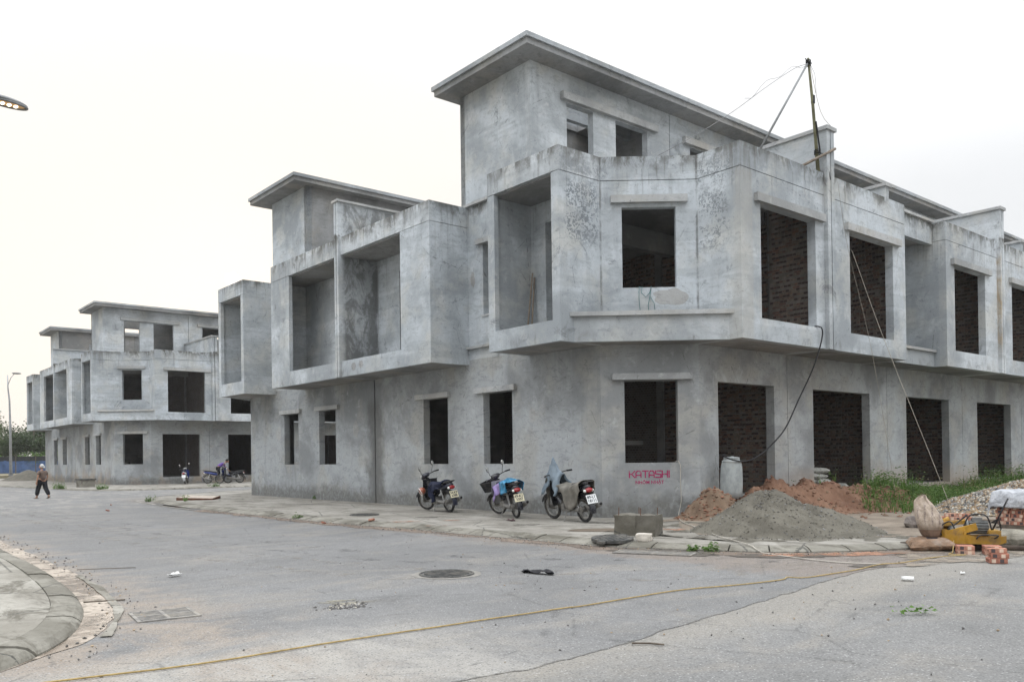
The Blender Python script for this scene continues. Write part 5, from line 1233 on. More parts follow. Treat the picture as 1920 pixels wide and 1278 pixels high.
def tree(c, H, cr, ch, m, n, label, seed, trunk=.14, group='trees beyond the blue fence'):
    t = thing('tree', label, 'tree', c, 0, group); r = random.Random(seed); n = int(n*1.7)
    tb = MB(); tb.tube([(0, 0, 0), (.1, .05, H*.3), (.05, -.1, H*.62), (0, 0, H*.9)], [trunk, trunk*.8, trunk*.5, trunk*.15], 8); L = Leaves(seed)
    for i in range(16):
        a = i*2.4+r.random(); z0 = H*r.uniform(.3, .75); e_ = Vector((math.cos(a)*cr*r.uniform(.5, .95), math.sin(a)*cr*r.uniform(.5, .95), z0+ch*r.uniform(.05, .4)))
        tb.tube([(0, 0, z0), e_*.5+Vector((0, 0, z0*.5+.15)), e_], [trunk*.4, trunk*.25, trunk*.08], 5)
        for _ in range(n//16):
            s_ = e_+Vector((r.gauss(0, 1), r.gauss(0, 1), r.gauss(0, .8)))*cr*.24
            cl = s_+Vector((r.gauss(0, 1), r.gauss(0, 1), r.gauss(0, 1)))*.12; L.leaf(cl, (r.uniform(-1, 1), r.uniform(-1, 1), r.uniform(-.4, .6)), r.uniform(.22, .42), r.uniform(.12, .24))
    tb.build('trunk', M['bark'], t, True); L.build('crown', m, t); return t
for a in (((19.7, 120.6, .3), 6.0, 2.3, 2.2, M['leaf_dark'], 1500, 'thin dark tree behind the far street lamp', 1), ((20.5, 113, .3), 6.3, 2.4, 2.6, M['leaf_dark'], 2600, 'dense dark round tree left of the far terrace', 2),
          ((17.3, 116.6, .3), 4.8, 2.2, 2.2, M['leaf_mid'], 1900, 'low mid green tree at the left picture edge', 3), ((23.8, 122.7, .3), 7.2, 3.2, 3, M['leaf_dark'], 2600, 'dark tree just behind the corner of the far terrace', 4),
          ((13.7, 104, .3), 8.8, 1.9, 2.0, M['leaf_mid'], 1700, 'tall pale green tree whose tip shows at the left picture edge', 5), ((26, 128, .3), 7.5, 3.6, 3, M['leaf_mid'], 2200, 'mid green tree beyond the dark trees at left', 6), ((15, 124, .3), 6.2, 3, 3, M['leaf_dark'], 2200, 'dark tree far left behind the blue fence', 7)): tree(*a)
def shrub(c, rx, rz, m, n, label, seed):
    t = thing('shrub', label, 'shrub', c, 0, 'shrubs behind the blue fence'); L = Leaves(seed); r = L.r; tb = MB()
    for i in range(7): tb.tube([(0, 0, 0), (r.uniform(-.5, .5)*rx, r.uniform(-.4, .4)*rx, rz*.8)], [.03, .01], 5)
    for _ in range(n):
        a = r.random()*6.283; q = r.random()**.5; L.leaf((math.cos(a)*rx*q, math.sin(a)*rx*.6*q, rz*(.35+.65*r.random()*math.sqrt(max(.02, 1-q*q*.85)))), (math.cos(a), math.sin(a), r.uniform(-.2, .8)), r.uniform(.16, .3), r.uniform(.09, .16))
    tb.build('stems', M['bark'], t); L.build('foliage', m, t)
shrub((19.6, 109.9, .3), 1.5, 2.5, M['leaf_bright'], 900, 'bright green shrub topping the blue fence right of the lamp post', 1)
shrub((22.0, 109.9, .3), 1.6, 2.9, M['leaf_bright'], 900, 'larger bright green shrub beside the corner of the far terrace', 2)
shrub((15.6, 110.1, .3), 1.3, 2.7, M['leaf_bright'], 700, 'bright green shrub left of the lamp post', 3)
structure(MB().box((-60, 93, -.3), (80, 300, .27)).build('verge', M['field']))
# blue sheet fence
fn = thing('fence', 'blue sheet fence with dark top band behind the far street lamp', 'fence', (4, 109, .27))
M['bluesheet'] = simple('blue sheeting', (.06, .11, .24), .6, .3, 1.5, (.12, .13, .16, .3)); M['darknet'] = simple('dark netting', (.03, .032, .035), .9)
for i in range(14):
    x = i*2.0
    MB().tube([(x, 0, 0), (x, 0, 2.1)], .045, 6).build('post', M['bark'], fn)
    MB().grid(lambda a, b, x=x, i=i: (x+.05+1.9*a, -.03+.05*math.sin(a*9+i), .05+1.4*b+.03*math.sin(a*5+i)*b), 8, 3).build('sheet_panel', M['bluesheet'], fn, True)
    MB().grid(lambda a, b, x=x, i=i: (x+.05+1.9*a, -.06+.04*math.sin(a*7+i), 1.42+.52*b), 8, 2).build('top_panel', M['darknet'], fn, True)

# ------------------------------------------------------------------ street lamps
M['galv'] = simple('galvanised steel', (.34, .35, .36), .5, .12, 3, None, .5); M['lampgrey'] = simple('lamp housing', (.16, .165, .165), .45, .15, 5, spec=.4)
k = NT('lit lamp'); k.b.inputs['Emission Color'].default_value = (1, .86, .62, 1); k.b.inputs['Emission Strength'].default_value = 3.0; M['lit'] = k.out((.8, .7, .5), .3)
k = NT('self-glowing amber reflector'); k.b.inputs['Emission Color'].default_value = (1, .6, .25, 1); k.b.inputs['Emission Strength'].default_value = .14; M['amber'] = k.out((.4, .24, .11), .3)  # lamp light thrown back by the reflector is put in as its own glow
lf = thing('street_lamp', 'tall far street lamp at the left, beyond the walking person', 'street lamp', (14.75, 91.8, .25), 0, 'street lamps')
MB().tube([(0, 0, 0), (-.02, 0, 5), (-.06, 0, 7.2), (-.17, 0, 8.3), (-.2, 0, 9.6)], [.14, .1, .08, .065, .05], 8).build('pole', M['galv'], lf, True)
MB().box((-.18, -.18, 0), (.18, .18, .25)).build('base_box', M['lampgrey'], lf)
MB().tube([(-.15, 0, 8.7), (.05, 0, 9.3), (.35, 0, 9.75)], .035, 6).build('arm', M['galv'], lf, True)
MB().ball((.55, 0, 9.8), (.42, .18, .09), 14, 8).build('lamp_head', M['lampgrey'], lf, True)
ln = thing('street_lamp', 'lit street lamp head reaching into the upper left corner', 'street lamp', (1.2, 17.3, -.13), 0, 'street lamps')
MB().tube([(0, 0, 0), (0, 0, 5), (0, 0, 7.2)], [.13, .09, .07], 10).build('pole', M['galv'], ln, True)
MB().tube([(0, 0, 7.1), (.35, .02, 7.75), (.85, .03, 8.06), (1.25, .03, 8.09)], [.045, .04, .04, .045], 8).build('arm', M['galv'], ln, True)
def lh(p): return Vector((p.x, p.y*(1 if p.x > -.1 else max(.35, 1+1.6*(p.x+.1))), p.z*(1 if p.z > 0 else .22)))
Rl = Matrix.Rotation(R(3), 3, 'Y')
hd = MB().ball((1.48, .0, 8.08), (.43, .17, .09), 28, 12, Rl, lh).build('lamp_head', M['lampgrey'], ln, True)
MB().ball((1.56, 0, 8.055), (.3, .12, .014), 24, 8, Rl).build('reflector', M['amber'], hd, True)
rm_ = MB(); rm_.tube([(1.55+.345*math.cos(a), .15*math.sin(a), 8.052-.052*(.345*math.cos(a))) for a in [2*math.pi*i/40 for i in range(40)]], .022, 8, closed=True); rm_.build('rim', M['lampgrey'], hd, True)
for i in range(4): MB().ball((1.4+.104*i, 0, 8.047-.0055*i), (.036, .07, .012), 10, 6).build('lamp_lens', M['lit'], hd, True)

# ------------------------------------------------------------------ barrel, cable, bags
M['barrel'] = simple('grey blue plastic', (.36, .385, .38), .5, .18, 5, (.33, .29, .22, .45)); M['cable'] = simple('black cable', (.012, .012, .014), .5)
k = NT('barrel plastic'); v = k.vec(obj=True); c = k.mix(k.rng(k.noise(v, 5, 5, .65), .35, .65), (.26, .28, .28), (.36, .385, .38)); c = k.mix(k.rng(k.noise(v, 7, 4, .7, 1.2), .66, .72, 0, .6), c, (.13, .19, .4)); c = k.mix(k.rng(k.noise(v, 2, 4, .6), .5, .7, 0, .5), c, (.32, .28, .21)); M['barrel'] = k.out(c, .5)
ba = thing('barrel', 'grey plastic barrel with blue smears standing in the first doorway', 'barrel', (16.42, 11.62, .44), .4); ba.rotation_euler = (R(2), R(-3), .4); ba.scale = (.78, .78, 1)
prof = [(.27, 0), (.31, .03), (.325, .15), (.33, .3), (.325, .5), (.31, .7), (.285, .8), (.25, .86), (.23, .88), (.235, .9), (.235, .925), (.2, .93)]
N = 30
MB().loft([[(r*math.cos(2*math.pi*i/N), r*math.sin(2*math.pi*i/N), z) for i in range(N)] for r, z in prof]).build('drum', M['barrel'], ba, True, flat_angle=50)
MB().ring((0, 0, .83), (0, 0, 1), .275, .012, 30, 6).build('hoop', M['barrel'], ba, True)
for s_ in (-1, 1): MB().ring((s_*.1, 0, .932), (0, 0, 1), .045, .012, 16, 6).build('bung', M['barrel'], ba, True)
cpts = [(18.85, 10.85, 4.53), (18.98, 10.74, 4.5), (18.98, 10.74, 4.2), (18.75, 10.85, 3.5), (18.35, 11.0, 2.75), (17.85, 11.1, 2.0), (17.25, 11.25, 1.5), (16.72, 11.32, 1.29), (16.3, 11.35, 1.28), (16.02, 11.45, 1.36), (16.1, 11.62, 1.42), (16.35, 11.7, 1.42)]
tag(MB().tube(spl([Vector(p) for p in cpts], .08), .017, 7).build('cable', M['cable'], None, True), 'thick black cable hanging from the upper window down to the barrel', 'cable')
def sackmesh(L, Wd, H, seed, neck=False):
    # a filled pillow bag: flat seams round the edge, pinched corners, creases running in from the ends
    mb = MB(); nu, nv = 34, 22
    def P(u, v, s_):
        x = L/2*u*(1-.05*(1-v*v)); y = Wd/2*v*(1-.07*(1-u*u)); e_ = max(0, (1-abs(u)**3.2))*max(0, (1-abs(v)**2.8))
        z = s_*H/2*e_**.42; q = Vector((x*4+seed*3.1, y*4, s_))
        w = math.sin(y*46+seed+5*nz(q*.6))*max(0, abs(u)-.45)*.035+math.sin(x*38+2*seed+6*nz(q*.7))*max(0, abs(v)-.5)*.028
        z += s_*(w*min(1, e_*4)+.07*H*nz(q)+.05*H*nz(q*2.3))*min(1, e_*3)-.03*abs(u)**6*(1-abs(v))
        return mb.b.verts.new((x+.006*nz(q*2), y+.006*nz(q*2+Vector((9, 0, 0))), z))
    for s_ in (1, -1):
        g = [[P(-1+2*i/nu, -1+2*j/nv, s_) for j in range(nv+1)] for i in range(nu+1)]
        for i in range(nu):
            for j in range(nv): mb.b.faces.new((g[i][j], g[i+1][j], g[i+1][j+1], g[i][j+1]))
    bmesh.ops.remove_doubles(mb.b, verts=mb.b.verts, dist=2e-4); return mb
M['cement_bag'] = fabric('cement bag', (.34, .34, .31), .2, .8, crease=True); M['paper'] = fabric('brown paper sack', (.24, .155, .1), .3, .7, crease=True); k = NT('pale woven sack'); v = k.vec(obj=True); c = k.mix(k.rng(k.noise(v, 9, 5, .7), .35, .65), (.4, .32, .25), (.52, .43, .35))
ox_ = k.n('ShaderNodeSeparateXYZ'); k.t.links.new(k.tc.outputs['Object'], ox_.inputs[0]); yw = k.math('PINGPONG', k.math('ADD', ox_.outputs[0], .3), .05); ln_ = k.noise(k.vec((40, 2, 90), obj=True), 1, 2, .5)
pr = k.math('MULTIPLY', k.math('MULTIPLY', k.rng(yw, .034, .04), k.rng(ln_, .45, .52)), k.math('MULTIPLY', k.rng(ox_.outputs[2], .2, .22), k.rng(ox_.outputs[2], .52, .5)))
c = k.mix(k.math('MULTIPLY', pr, .6), c, (.16, .13, .13)); k.bump(k.noise(k.vec((3, 3, 1), obj=True), 5, 5, .7, 1.5), 1.0, .05); k.bump(k.voro(v, 9), .6, .03); M['paper_pale'] = k.out(c, .8)
GB = 'cement bags stacked in the second doorway'
for i, (x, y, z, L, rz_, lab) in enumerate(((21.35, 12.6, .49, .75, .1, 'lowest cement bag at the left of the stack in the doorway'), (22.1, 12.55, .48, .8, -.1, 'cement bag lying low in the middle of the doorway stack'), (22.9, 12.5, .46, .72, .35, 'cement bag at the right foot of the doorway stack'), (21.35, 12.62, .64, .7, .2, 'second cement bag up, at the left of the stack'),
                                  (21.95, 12.6, .62, .72, .0, 'cement bag on top of the middle low one'), (21.3, 12.6, .79, .7, -.1, 'third cement bag up, against the door jamb'), (21.85, 12.62, .77, .7, .12, 'cement bag in the middle of the stack, under the top one'), (21.3, 12.62, .94, .68, .1, 'fourth cement bag up, against the door jamb'), (21.85, 12.6, .93, .74, -.08, 'broad top cement bag of the middle pile'), (21.25, 12.62, 1.08, .6, .3, 'highest cement bag of the doorway stack'))):
    o = sackmesh(L, .46, .19, i).build('cement_bag', M['cement_bag'], None, True); o.location = (x, y, z); o.rotation_euler = (0, 0, rz_); tag(o, lab, 'cement bag', GB)
def S_(x, y): return (x*KF, y*KF)
o = sackmesh(.64, .5, .21, 31).build('paper_sack', M['paper'], None, True); x, y = S_(13.65, 5.92); o.location = (x, y, RZ+.105); o.rotation_euler = (R(6), R(-4), -1.0); tag(o, 'brown paper sack lying under the upright sack at the kerb', 'sack')
q_ = MB()
for i in range(4): q_.box((-.06+.001*i, -.09+.055*i-.018, .09), (.09, -.09+.055*i+.012, .1085+.0002*i))
t_ = q_.build('printed_mark', M['ink'], o)
us_ = thing('woven_sack', 'pale woven sack standing upright with a pointed open top', 'sack', (x+.03, y+.03, RZ+.19), -1.163)
secs = []; N = 40; rr = random.Random(4)
for z, xl, xr, b in ((0, .15, .36, .09), (.05, .1, .385, .125), (.13, .065, .405, .145), (.25, .03, .415, .15), (.35, .015, .375, .13), (.45, .004, .315, .10), (.52, 0, .27, .065), (.57, .012, .225, .04), (.61, .05, .2, .025), (.645, .095, .185, .014), (.665, .13, .165, .008)):
    s_ = []; a = (xr-xl)/2; cx_ = (xl+xr)/2-.21
    for i in range(N):
        q = i/N; tt = (1-4*q) if q < .5 else (-3+4*q); sd = 1 if q < .5 else -1          # front sheet, then back sheet, sharp side seams
        yy = sd*b*max(0, 1-abs(tt)**2.4)**.6; fold = math.sin(tt*7+z*9+2*nz((tt*2, z*4, sd)))*.016*min(1, z*3)+.02*nz((tt*3, z*8, sd*2))
        s_.append((cx_+a*tt+.012*nz((z*9, tt, 1)), yy+fold*(1-abs(tt)**4), z+(.02*nz((tt*3, 5, 2)) if z > .5 else 0)))
    secs.append(s_)
MB().loft(secs[:4]).build('sack_base', simple('damp sack foot', (.16, .105, .075), .8, .3, 6), us_, True)
MB().loft([[(p[0]*1.012, p[1]*1.012, p[2]+.001) for p in s_] for s_ in secs[2:]]).build('sack_body', M['paper_pale'], us_, True)
o = sackmesh(.5, .4, .26, 41).build('sack_bundle', fabric('old sacking', (.17, .145, .13), .45, crease=True), None, True); o.location = (16.1, 7.25, .1); o.rotation_euler = (0, 0, .4); tag(o, 'crumpled dark sack bundle on the earth behind the upright sack', 'sack')

# ------------------------------------------------------------------ bricks
def brick_mesh(var):
    L, w, h = .11, .0525, .033; mb = MB().box((-L, -w, -h), (L, w, h)); b = mb.b; nf = len(b.faces); mats = [M['brick'], M['hole'], M['brick_dark'], M['brick_pale']]
    bmesh.ops.bevel(b, geom=b.edges[:], offset=.004, segments=1, affect='EDGES')
    for sx in (-1, 1):
        for oy in (-.022, .022):
            ps = [(sx*(L+.0006), oy+.0125*math.cos(a), .0125*math.sin(a)) for a in [math.pi*i/4 for i in range(8)]]
            f = mb.face(ps if sx > 0 else ps[::-1]); f.material_index = 1
    if var:
        for sy in (-1, 1):
            for k_ in range(2):
                x0 = -.085+.1*k_; p = [(x0, sy*(w+.0006), -h*.75), (x0+.05, sy*(w+.0006), -h*.75), (x0+.05, sy*(w+.0006), h*.75), (x0, sy*(w+.0006), h*.75)]
                f = mb.face(p if sy < 0 else p[::-1]); f.material_index = 2 if (k_+var) % 2 else 3
    me = bpy.data.meshes.new('brick'); b.to_mesh(me); b.free()
    for m in mats: me.materials.append(m)
    return me
BMS = [brick_mesh(i) for i in range(3)]
def brick(parent, p, rz_, var=0, tilt=(0, 0), s=1.0):
    o = bpy.data.objects.new('brick', BMS[var]); COL.objects.link(o); o.parent = parent; o.location = p; o.rotation_euler = (tilt[0], tilt[1], rz_); o.scale = (s,)*3; return o
rnd = random.Random(9)
bs = thing('brick_stack', 'large stack of new red bricks under a silvery sheet at the right edge', 'brick stack', (16.9, 5.42, .07))
for k_ in range(8):
    for j in range(6):
        for i in range(4):
            if k_ == 7 and rnd.random() < .25 or (j in (1, 2, 3, 4) and i in (1, 2) and k_ < 6): continue
            brick(bs, (.06+.117*i+rnd.uniform(-.008, .008), -.58+.232*j+.03*(k_ % 2)+rnd.uniform(-.006, .006), .034+.068*k_), math.pi/2+rnd.uniform(-.03, .03), rnd.choice((1, 2)))
MB().box((-.02, -.8, -.07), (.5, .7, -.045)).box((.0, -.75, -.045), (.1, .66, -.002)).box((.36, -.75, -.045), (.46, .66, -.002)).build('pallet', M['bark'], bs)
def st_(name, c, rz_, lays, label):
    t = thing(name, label, 'brick stack', c, rz_, 'low brick stacks at the kerb')
    for (x, y, k_, r_) in lays: brick(t, (x, y, .034+.067*k_), r_+rnd.uniform(-.05, .05), rnd.choice((1, 2)), s=1.0)
    return t
x, y = S_(12.72, 4.6); st_('brick_stack', (x, y, RZ), -1.0, [(0, 0, 0, 0), (.0, .11, 0, .05), (.02, .0, 1, 0), (.02, .11, 1, 0), (.0, .03, 2, .08)], 'little pile of red bricks on the road in front of the yellow machine')
x, y = S_(13.43, 5.3); st_('brick_stack', (x, y, RZ), -1.0, [(0, 0, 0, 0), (0, .11, 0, 0), (0, 0, 1, 0), (.0, .11, 1, 0)], 'bricks propping the left front of the yellow machine')
x, y = S_(13.65, 5.0); st_('brick_stack', (x, y, RZ), -1.0, [(0, 0, 0, 0), (0, .11, 0, 0), (0, 0, 1, 0), (.0, .11, 1, 0)], 'bricks propping the right front of the yellow machine')
st_('brick_stack', (17.3, 7.0, .01), -1.25, [(-.24, 0, 0, 0), (0, 0, 0, 0), (.24, 0, 0, 0), (-.24, .11, 0, 0), (0, .11, 0, 0), (.24, .11, 0, 0), (-.24, 0, 1, 0), (0, 0, 1, 0), (.24, 0, 1, 0), (-.2, .11, 1, 0), (0.02, .11, 1, 0), (-.1, .05, 2, 0), (.14, .05, 2, 0)], 'low double row of red bricks behind the yellow machine')
def tarp(a, b):
    x = -.26+.9*a; y = -1.0+2.0*b; dx = max(0, -.03-x); dy = max(0, abs(y)-.76)
    w = .035*math.sin(y*8+x*5)*math.sin(x*7+1)+.05*nz((x*2.5, y*2.5, 4))
    z = .655+.05*math.exp(-((x-.25)/.2)**2)+abs(w)-dx*1.3*(1.0+.5*nz((y*2.2, 3, 1)))-dy*1.5
    return (16.9+max(x, -.03)*1.0-.05*min(1, dx*8)-.06*abs(nz((y*5, x*5, 2)))*min(1, dx*9), 5.42+max(-.76, min(.76, y))+math.copysign(.05, y)*min(1, dy*9), z)
k = NT('silvery sheet'); v = k.vec(obj=True); cr = k.noise(v, 6, 5, .7, 1.2); c = k.mix(k.rng(cr, .35, .65), (.3, .31, .33), (.46, .47, .49)); c = k.mix(k.rng(k.noise(v, 3, 5, .7), .55, .7, 0, .5), c, (.2, .19, .17)); k.bump(k.voro(v, 9), .7, .03); k.bump(cr, .6, .03); M['tarp'] = k.out(c, .5)
cloth('tarpaulin', tarp, 40, 60, M['tarp'], 'silvery plastic sheet draped over the large brick stack', 'tarpaulin', None, .003, .012, 9, 3)
cloth('plastic_sheet', lambda a, b: (15.9+.35*a, 6.1+.75*b, .03+.035*math.sin(a*5)*math.sin(b*11)), 14, 24, M['tarp'], 'crumpled whitish plastic sheet on the earth behind the machine', 'plastic sheet', None, .003, .05, 6, 9)
# loose bricks and fragments
GF_ = 'loose brick fragments'
for (x, y, z, r_, s_, lab) in ((20.6, 10.1, .14, 1.2, 1.25, 'whole red brick standing on the clay mound'), (9.3, 18.0, RZ+.03, .6, .6, 'brick fragment on the road edge left of the middle motorbike'), (9.95, 16.9, .035, 2, .65, 'brick fragment on top of the kerb'), (7.1, 28, RZ+.03, .3, .5, 'brick lump on the road near the rounded pavement tip'), (8.1, 31.5, RZ+.03, 1.3, .45, 'small brick lump farther along the road')):
    o = bpy.data.objects.new('loose_brick', BMS[0]); COL.objects.link(o); o.location = (x, y, z); o.rotation_euler = (.3 if 'stand' not in lab else R(70), .2, r_); o.scale = (s_,)*3; tag(o, lab, 'brick', GF_)

# ------------------------------------------------------------------ yellow machine
M['yellow'] = simple('worn yellow paint', (.4, .22, .025), .55, .3, 9, (.13, .09, .055, .85)); M['motor'] = simple('motor grey', (.2, .205, .2), .7, .3, 10, (.13, .1, .07, .6), .1)
x, y = S_(14.05, 5.5)
mc = thing('winch_machine', 'small yellow machine with grey electric motor propped on bricks', 'machine', (x, y, RZ+.12), -1.0)
# local x to the right of the picture, y away, z up
def tray():
    mb = MB(); secs = []
    for x_, w, z0, z1 in ((-.42, .1, .1, .2), (-.36, .2, .03, .22), (-.2, .24, 0, .17), (.1, .25, .0, .1), (.38, .25, .0, .12), (.46, .24, .03, .13)):
        secs.append([(x_, -w, z1), (x_, -w*.95, z0), (x_, w*.95, z0), (x_, w, z1), (x_, w-.02, z1), (x_, w*.9, z0+.02), (x_, -w*.9, z0+.02), (x_, -w+.02, z1)])
    return mb.loft(secs)
tray().build('base_tray', M['yellow'], mc)
mo = MB().tube([(.0, 0, .235), (.26, .02, .235)], .088, 20)
mo = mo.build('motor', M['motor'], mc)
fi = MB()
for i in range(14):
    a = 2*math.pi*i/14; fi.obox((.13, .0+.091*math.cos(a), .235+.091*math.sin(a)), [(1, 0, 0), (0, math.cos(a), math.sin(a)), (0, -math.sin(a), math.cos(a))], (.13, .012, .004))
fi.build('cooling_fins', M['motor'], mo)
MB().ring((-.03, 0, .235), (1, 0, 0), .095, .022, 24, 8).tube([(-.045, 0, .235), (-.0, 0, .235)], .06, 12).build('end_bell', M['motor'], mo, True)
MB().box((.06, -.06, .32), (.18, .04, .385)).build('terminal_box', M['motor'], mo)
MB().tube([(-.22, -.14, .2), (-.22, .14, .2)], .06, 14).build('drum', M['motor'], mc, True)
MB().box((.24, -.2, .1), (.4, .2, .2)).box((-.1, -.22, .1), (-.07, .22, .2)).obox((-.12, -.17, .2), [(1, 0, .3), (0, 1, 0), (-.3, 0, 1)], (.2, .02, .05)).build('bracket', M['yellow'], mc)
MB().obox((-.2, 0, .30), [(1, 0, .12), (0, 1, 0), (-.12, 0, 1)], (.16, .05, .03)).build('belt_guard', M['yellow'], mc)
MB().tube([(-.3, .12, .2), (-.3, .12, .32), (-.24, .12, .34)], [.055, .06, .05], 12).build('gear_housing', M['yellow'], mc, True)
for P_ in ([(-.4, -.14, .12), (-.42, -.14, .24), (-.28, -.16, .33), (-.2, -.17, .16)], [(.3, -.24, .09), (.34, -.3, .14), (.1, -.3, .14), (.06, -.25, .08)], [(-.1, -.12, .2), (.0, -.1, .42), (.22, -.1, .42), (.3, -.08, .2)], [(-.3, -.1, .2), (-.05, -.12, .42)]):
    MB().tube(spl([Vector(p) for p in P_], .03), .011, 6).build('frame_bar', M['black'], mc, True)
MB().tube([(.3, -.05, .16), (.47, -.06, .55), (.53, -.06, .68)], .013, 6).build('lever', M['black'], mc, True)
w_ = MB()
for i in range(5): w_.tube(spl([Vector((.3, .0+.02*i, .3)), Vector((.4+.01*i, -.05+.03*i, .36-.02*i)), Vector((.44, .0, .2)), Vector((.36, .05*i-.1, .13))], .03), .006, 5)
w_.build('wiring', M['cable'], mc)
o = sackmesh(.55, .42, .28, 51).build('sand_bag', fabric('dusty sack', (.25, .23, .185), crease=True), None, True); x2, y2 = S_(14.75, 5.15); o.location = (x2, y2, RZ+.16); o.rotation_euler = (0, 0, -.9); tag(o, 'dusty grey sack lying behind the yellow machine', 'sack')
x1, y1 = S_(13.7, 6.42); x2, y2 = S_(14.5, 4.75)
tag(MB().tube([(x1, y1, RZ+.045), (x2, y2, RZ+.045)], [.05, .042], 8).build('timber_pole', simple('dark timber', (.06, .045, .035), .9, .3, 6), None, True), 'dark round timber lying behind the sacks and the machine', 'timber')
M['wood'] = simple('grey timber', (.2, .165, .13), .9, .3, 6)
o = MB().box((-.5, -.1, 0), (.5, .1, .05)).build('plank', M['wood']); o.location = (18.0, 6.65, .03); o.rotation_euler = (0, 0, -1.15); tag(o, 'grey timber plank between the low bricks and the large brick stack', 'plank')
M['yel_pole'] = simple('yellow pole paint', (.55, .3, .02), .5, .15, 6)
tag(MB().tube([(21.2, 7.0, .45), (21.75, 6.75, 1.75)], .035, 8).build('yellow_pole', M['yel_pole'], None, True), 'yellow pole stuck slanting in the gravel pile', 'pole')

# ------------------------------------------------------------------ pedestal, lid, hose, rope, rag, board
pd = thing('concrete_pedestal', 'low cracked concrete block with rusty bars on the corner pavement', 'concrete block', (11.5, 10.12, 0), math.atan2(-.93, .28))
def lump(x0, x1, seed):
    mb = MB().box((x0, -.2, -.02), (x1, .2, .37)); bmesh.ops.subdivide_edges(mb.b, edges=mb.b.edges[:], cuts=5, use_grid_fill=True)
    for v in mb.b.verts: v.co += Vector((fbm(v.co+Vector((seed, 0, 0)), 4)*.03, fbm(v.co+Vector((seed, 5, 0)), 4)*.035, fbm(v.co+Vector((seed, 0, 9)), 5)*.025))
    return mb
M['old_conc'] = paving('old cast concrete', (.13, .12, .1), (.235, .222, .19), .9)
lump(-.42, .02, 1).build('cast_block', M['old_conc'], pd, True, flat_angle=40); lump(.022, .38, 4).build('cast_block', M['old_conc'], pd, True, flat_angle=40)
M['rust'] = simple('rusty steel', (.11, .05, .03), .9, .3, 12)
for x_, y_ in ((-.36, -.1), (-.06, .12), (.08, -.12), (.31, .1)): MB().tube([(x_, y_, .3), (x_+.005, y_, .50)], .007, 5).build('rebar', M['rust'], pd)
cv = thing('manhole_cover', 'loose black iron lid lying askew on the kerb beside the pedestal', 'manhole cover', (10.5, 9.85, .0)); cv.rotation_euler = (R(2), R(-3), .3)
MB().prism([(.36*math.cos(2*math.pi*i/30), .36*math.sin(2*math.pi*i/30)) for i in range(30)], 0, .045).build('lid', M['iron'], cv)
for i in range(-3, 4):
    L_ = math.sqrt(.3**2-(i*.075)**2); MB().box((-L_, i*.075-.012, .045), (L_, i*.075+.012, .053)).build('rib', M['iron'], cv)
MB().box((-.47, -.06, .005), (-.34, .06, .04)).box((.34, -.06, .005), (.47, .06, .04)).build('lug', M['iron'], cv)
o = lump(-.12, .12, 9).build('concrete_lump', simple('pale mortar', (.5, .46, .4), .9, .2, 8), None, True); o.location = (10.75, 9.35, .0); o.scale = (.9, .5, .35); o.rotation_euler = (0, 0, -1.1); tag(o, 'pale triangular mortar lump at the foot of the pedestal', 'mortar lump')
M['hose'] = simple('off-white hose', (.4, .37, .32), .55, .12, 6); M['rope'] = simple('yellow rope', (.33, .24, .1), .85, .2, 20)
hp = [facade(1.72, 1.275, -.06), facade(1.78, 1.3, .02), facade(1.82, 1.2, .05), facade(1.82, .8, .05), facade(1.82, .35, .08)]+[Vector(p) for p in ((15.0, 11.9, .12),)][:0]
hp += [facade(1.72, .06, .25)]+[Vector((x_, y_, .025)) for x_, y_ in ((14.25, 11.35), (13.5, 10.5), (12.7, 9.55), (12.1, 8.85), (11.5, 8.0))]+[Vector((11.28, 7.6, .0)), Vector((11.15, 7.35, RZ+.014)), Vector((10.95, 6.75, RZ+.014)), Vector((10.85, 6.0, RZ+.014)), Vector((11.05, 5.45, RZ+.014))]
tag(MB().tube(spl(hp, .1), .009, 6).build('hose', M['hose'], None, True), 'off-white hose from the corner window across the pavement to the road', 'hose')
rp_ = [(.6, 6.9), (1.45, 6.70), (2.40, 6.51), (3.31, 6.49), (4.34, 6.41), (5.56, 6.31), (6.03, 6.26), (6.15, 6.23), (7.06, 6.21), (7.74, 6.16), (8.54, 5.92), (9.21, 5.80), (9.45, 5.86), (9.6, 5.68), (10.61, 5.60), (11.41, 5.63), (11.77, 5.51), (12.78, 5.43), (13.3, 5.25), (13.2, 5.45), (13.45, 5.5)]
RP = spl([Vector((*S_(*p), RZ+.0135)) for p in rp_], .05)
RP = [Vector((p.x, p.y+.012*nz((p.x, p.y, 7), 2), p.z)) for p in RP]+[Vector((*S_(13.75, 5.6), .1)), Vector((*S_(13.9, 5.6), .22))]
tag(MB().tube(RP, .0072, 6).build('rope', M['rope'], None, True), 'long yellow rope lying across the whole road to the yellow machine', 'rope')
for (cx_, cy_, rr_) in ((9.0, 5.6, .06), (11.2, 5.43, .07)): pass
cloth('rag', lambda a, b: (7.17+.12*a+.1*b, 8.35-.44*b+.1*a, RZ+.02+.02*math.sin(a*7+b*3)*math.sin(b*9)+.012), 12, 22, M['black_cloth'], 'crumpled black rag on the road right of the round manhole', 'rag', None, .008, .05, 8)
cloth('rag', lambda a, b: (12.05+.1*a, 14.55-.2*b, .025+.02*math.sin(a*5)*math.sin(b*7)), 8, 12, fabric('maroon rag', (.06, .03, .035)), 'dark maroon rag on the pavement below the middle motorbike', 'rag', None, .008, .03, 8)
bd = thing('plywood_board', 'plywood board with reddish edge lying at the rounded pavement tip', 'board', (11.2, 31.6, .09), -.62); bd.rotation_euler = (R(3), R(2), -.62)
M['ply'] = simple('weathered ply', (.42, .36, .3), .85, .2, 5)
MB().box((-.62, -.5, 0), (.62, .5, .012)).build('board_face', M['ply'], bd)
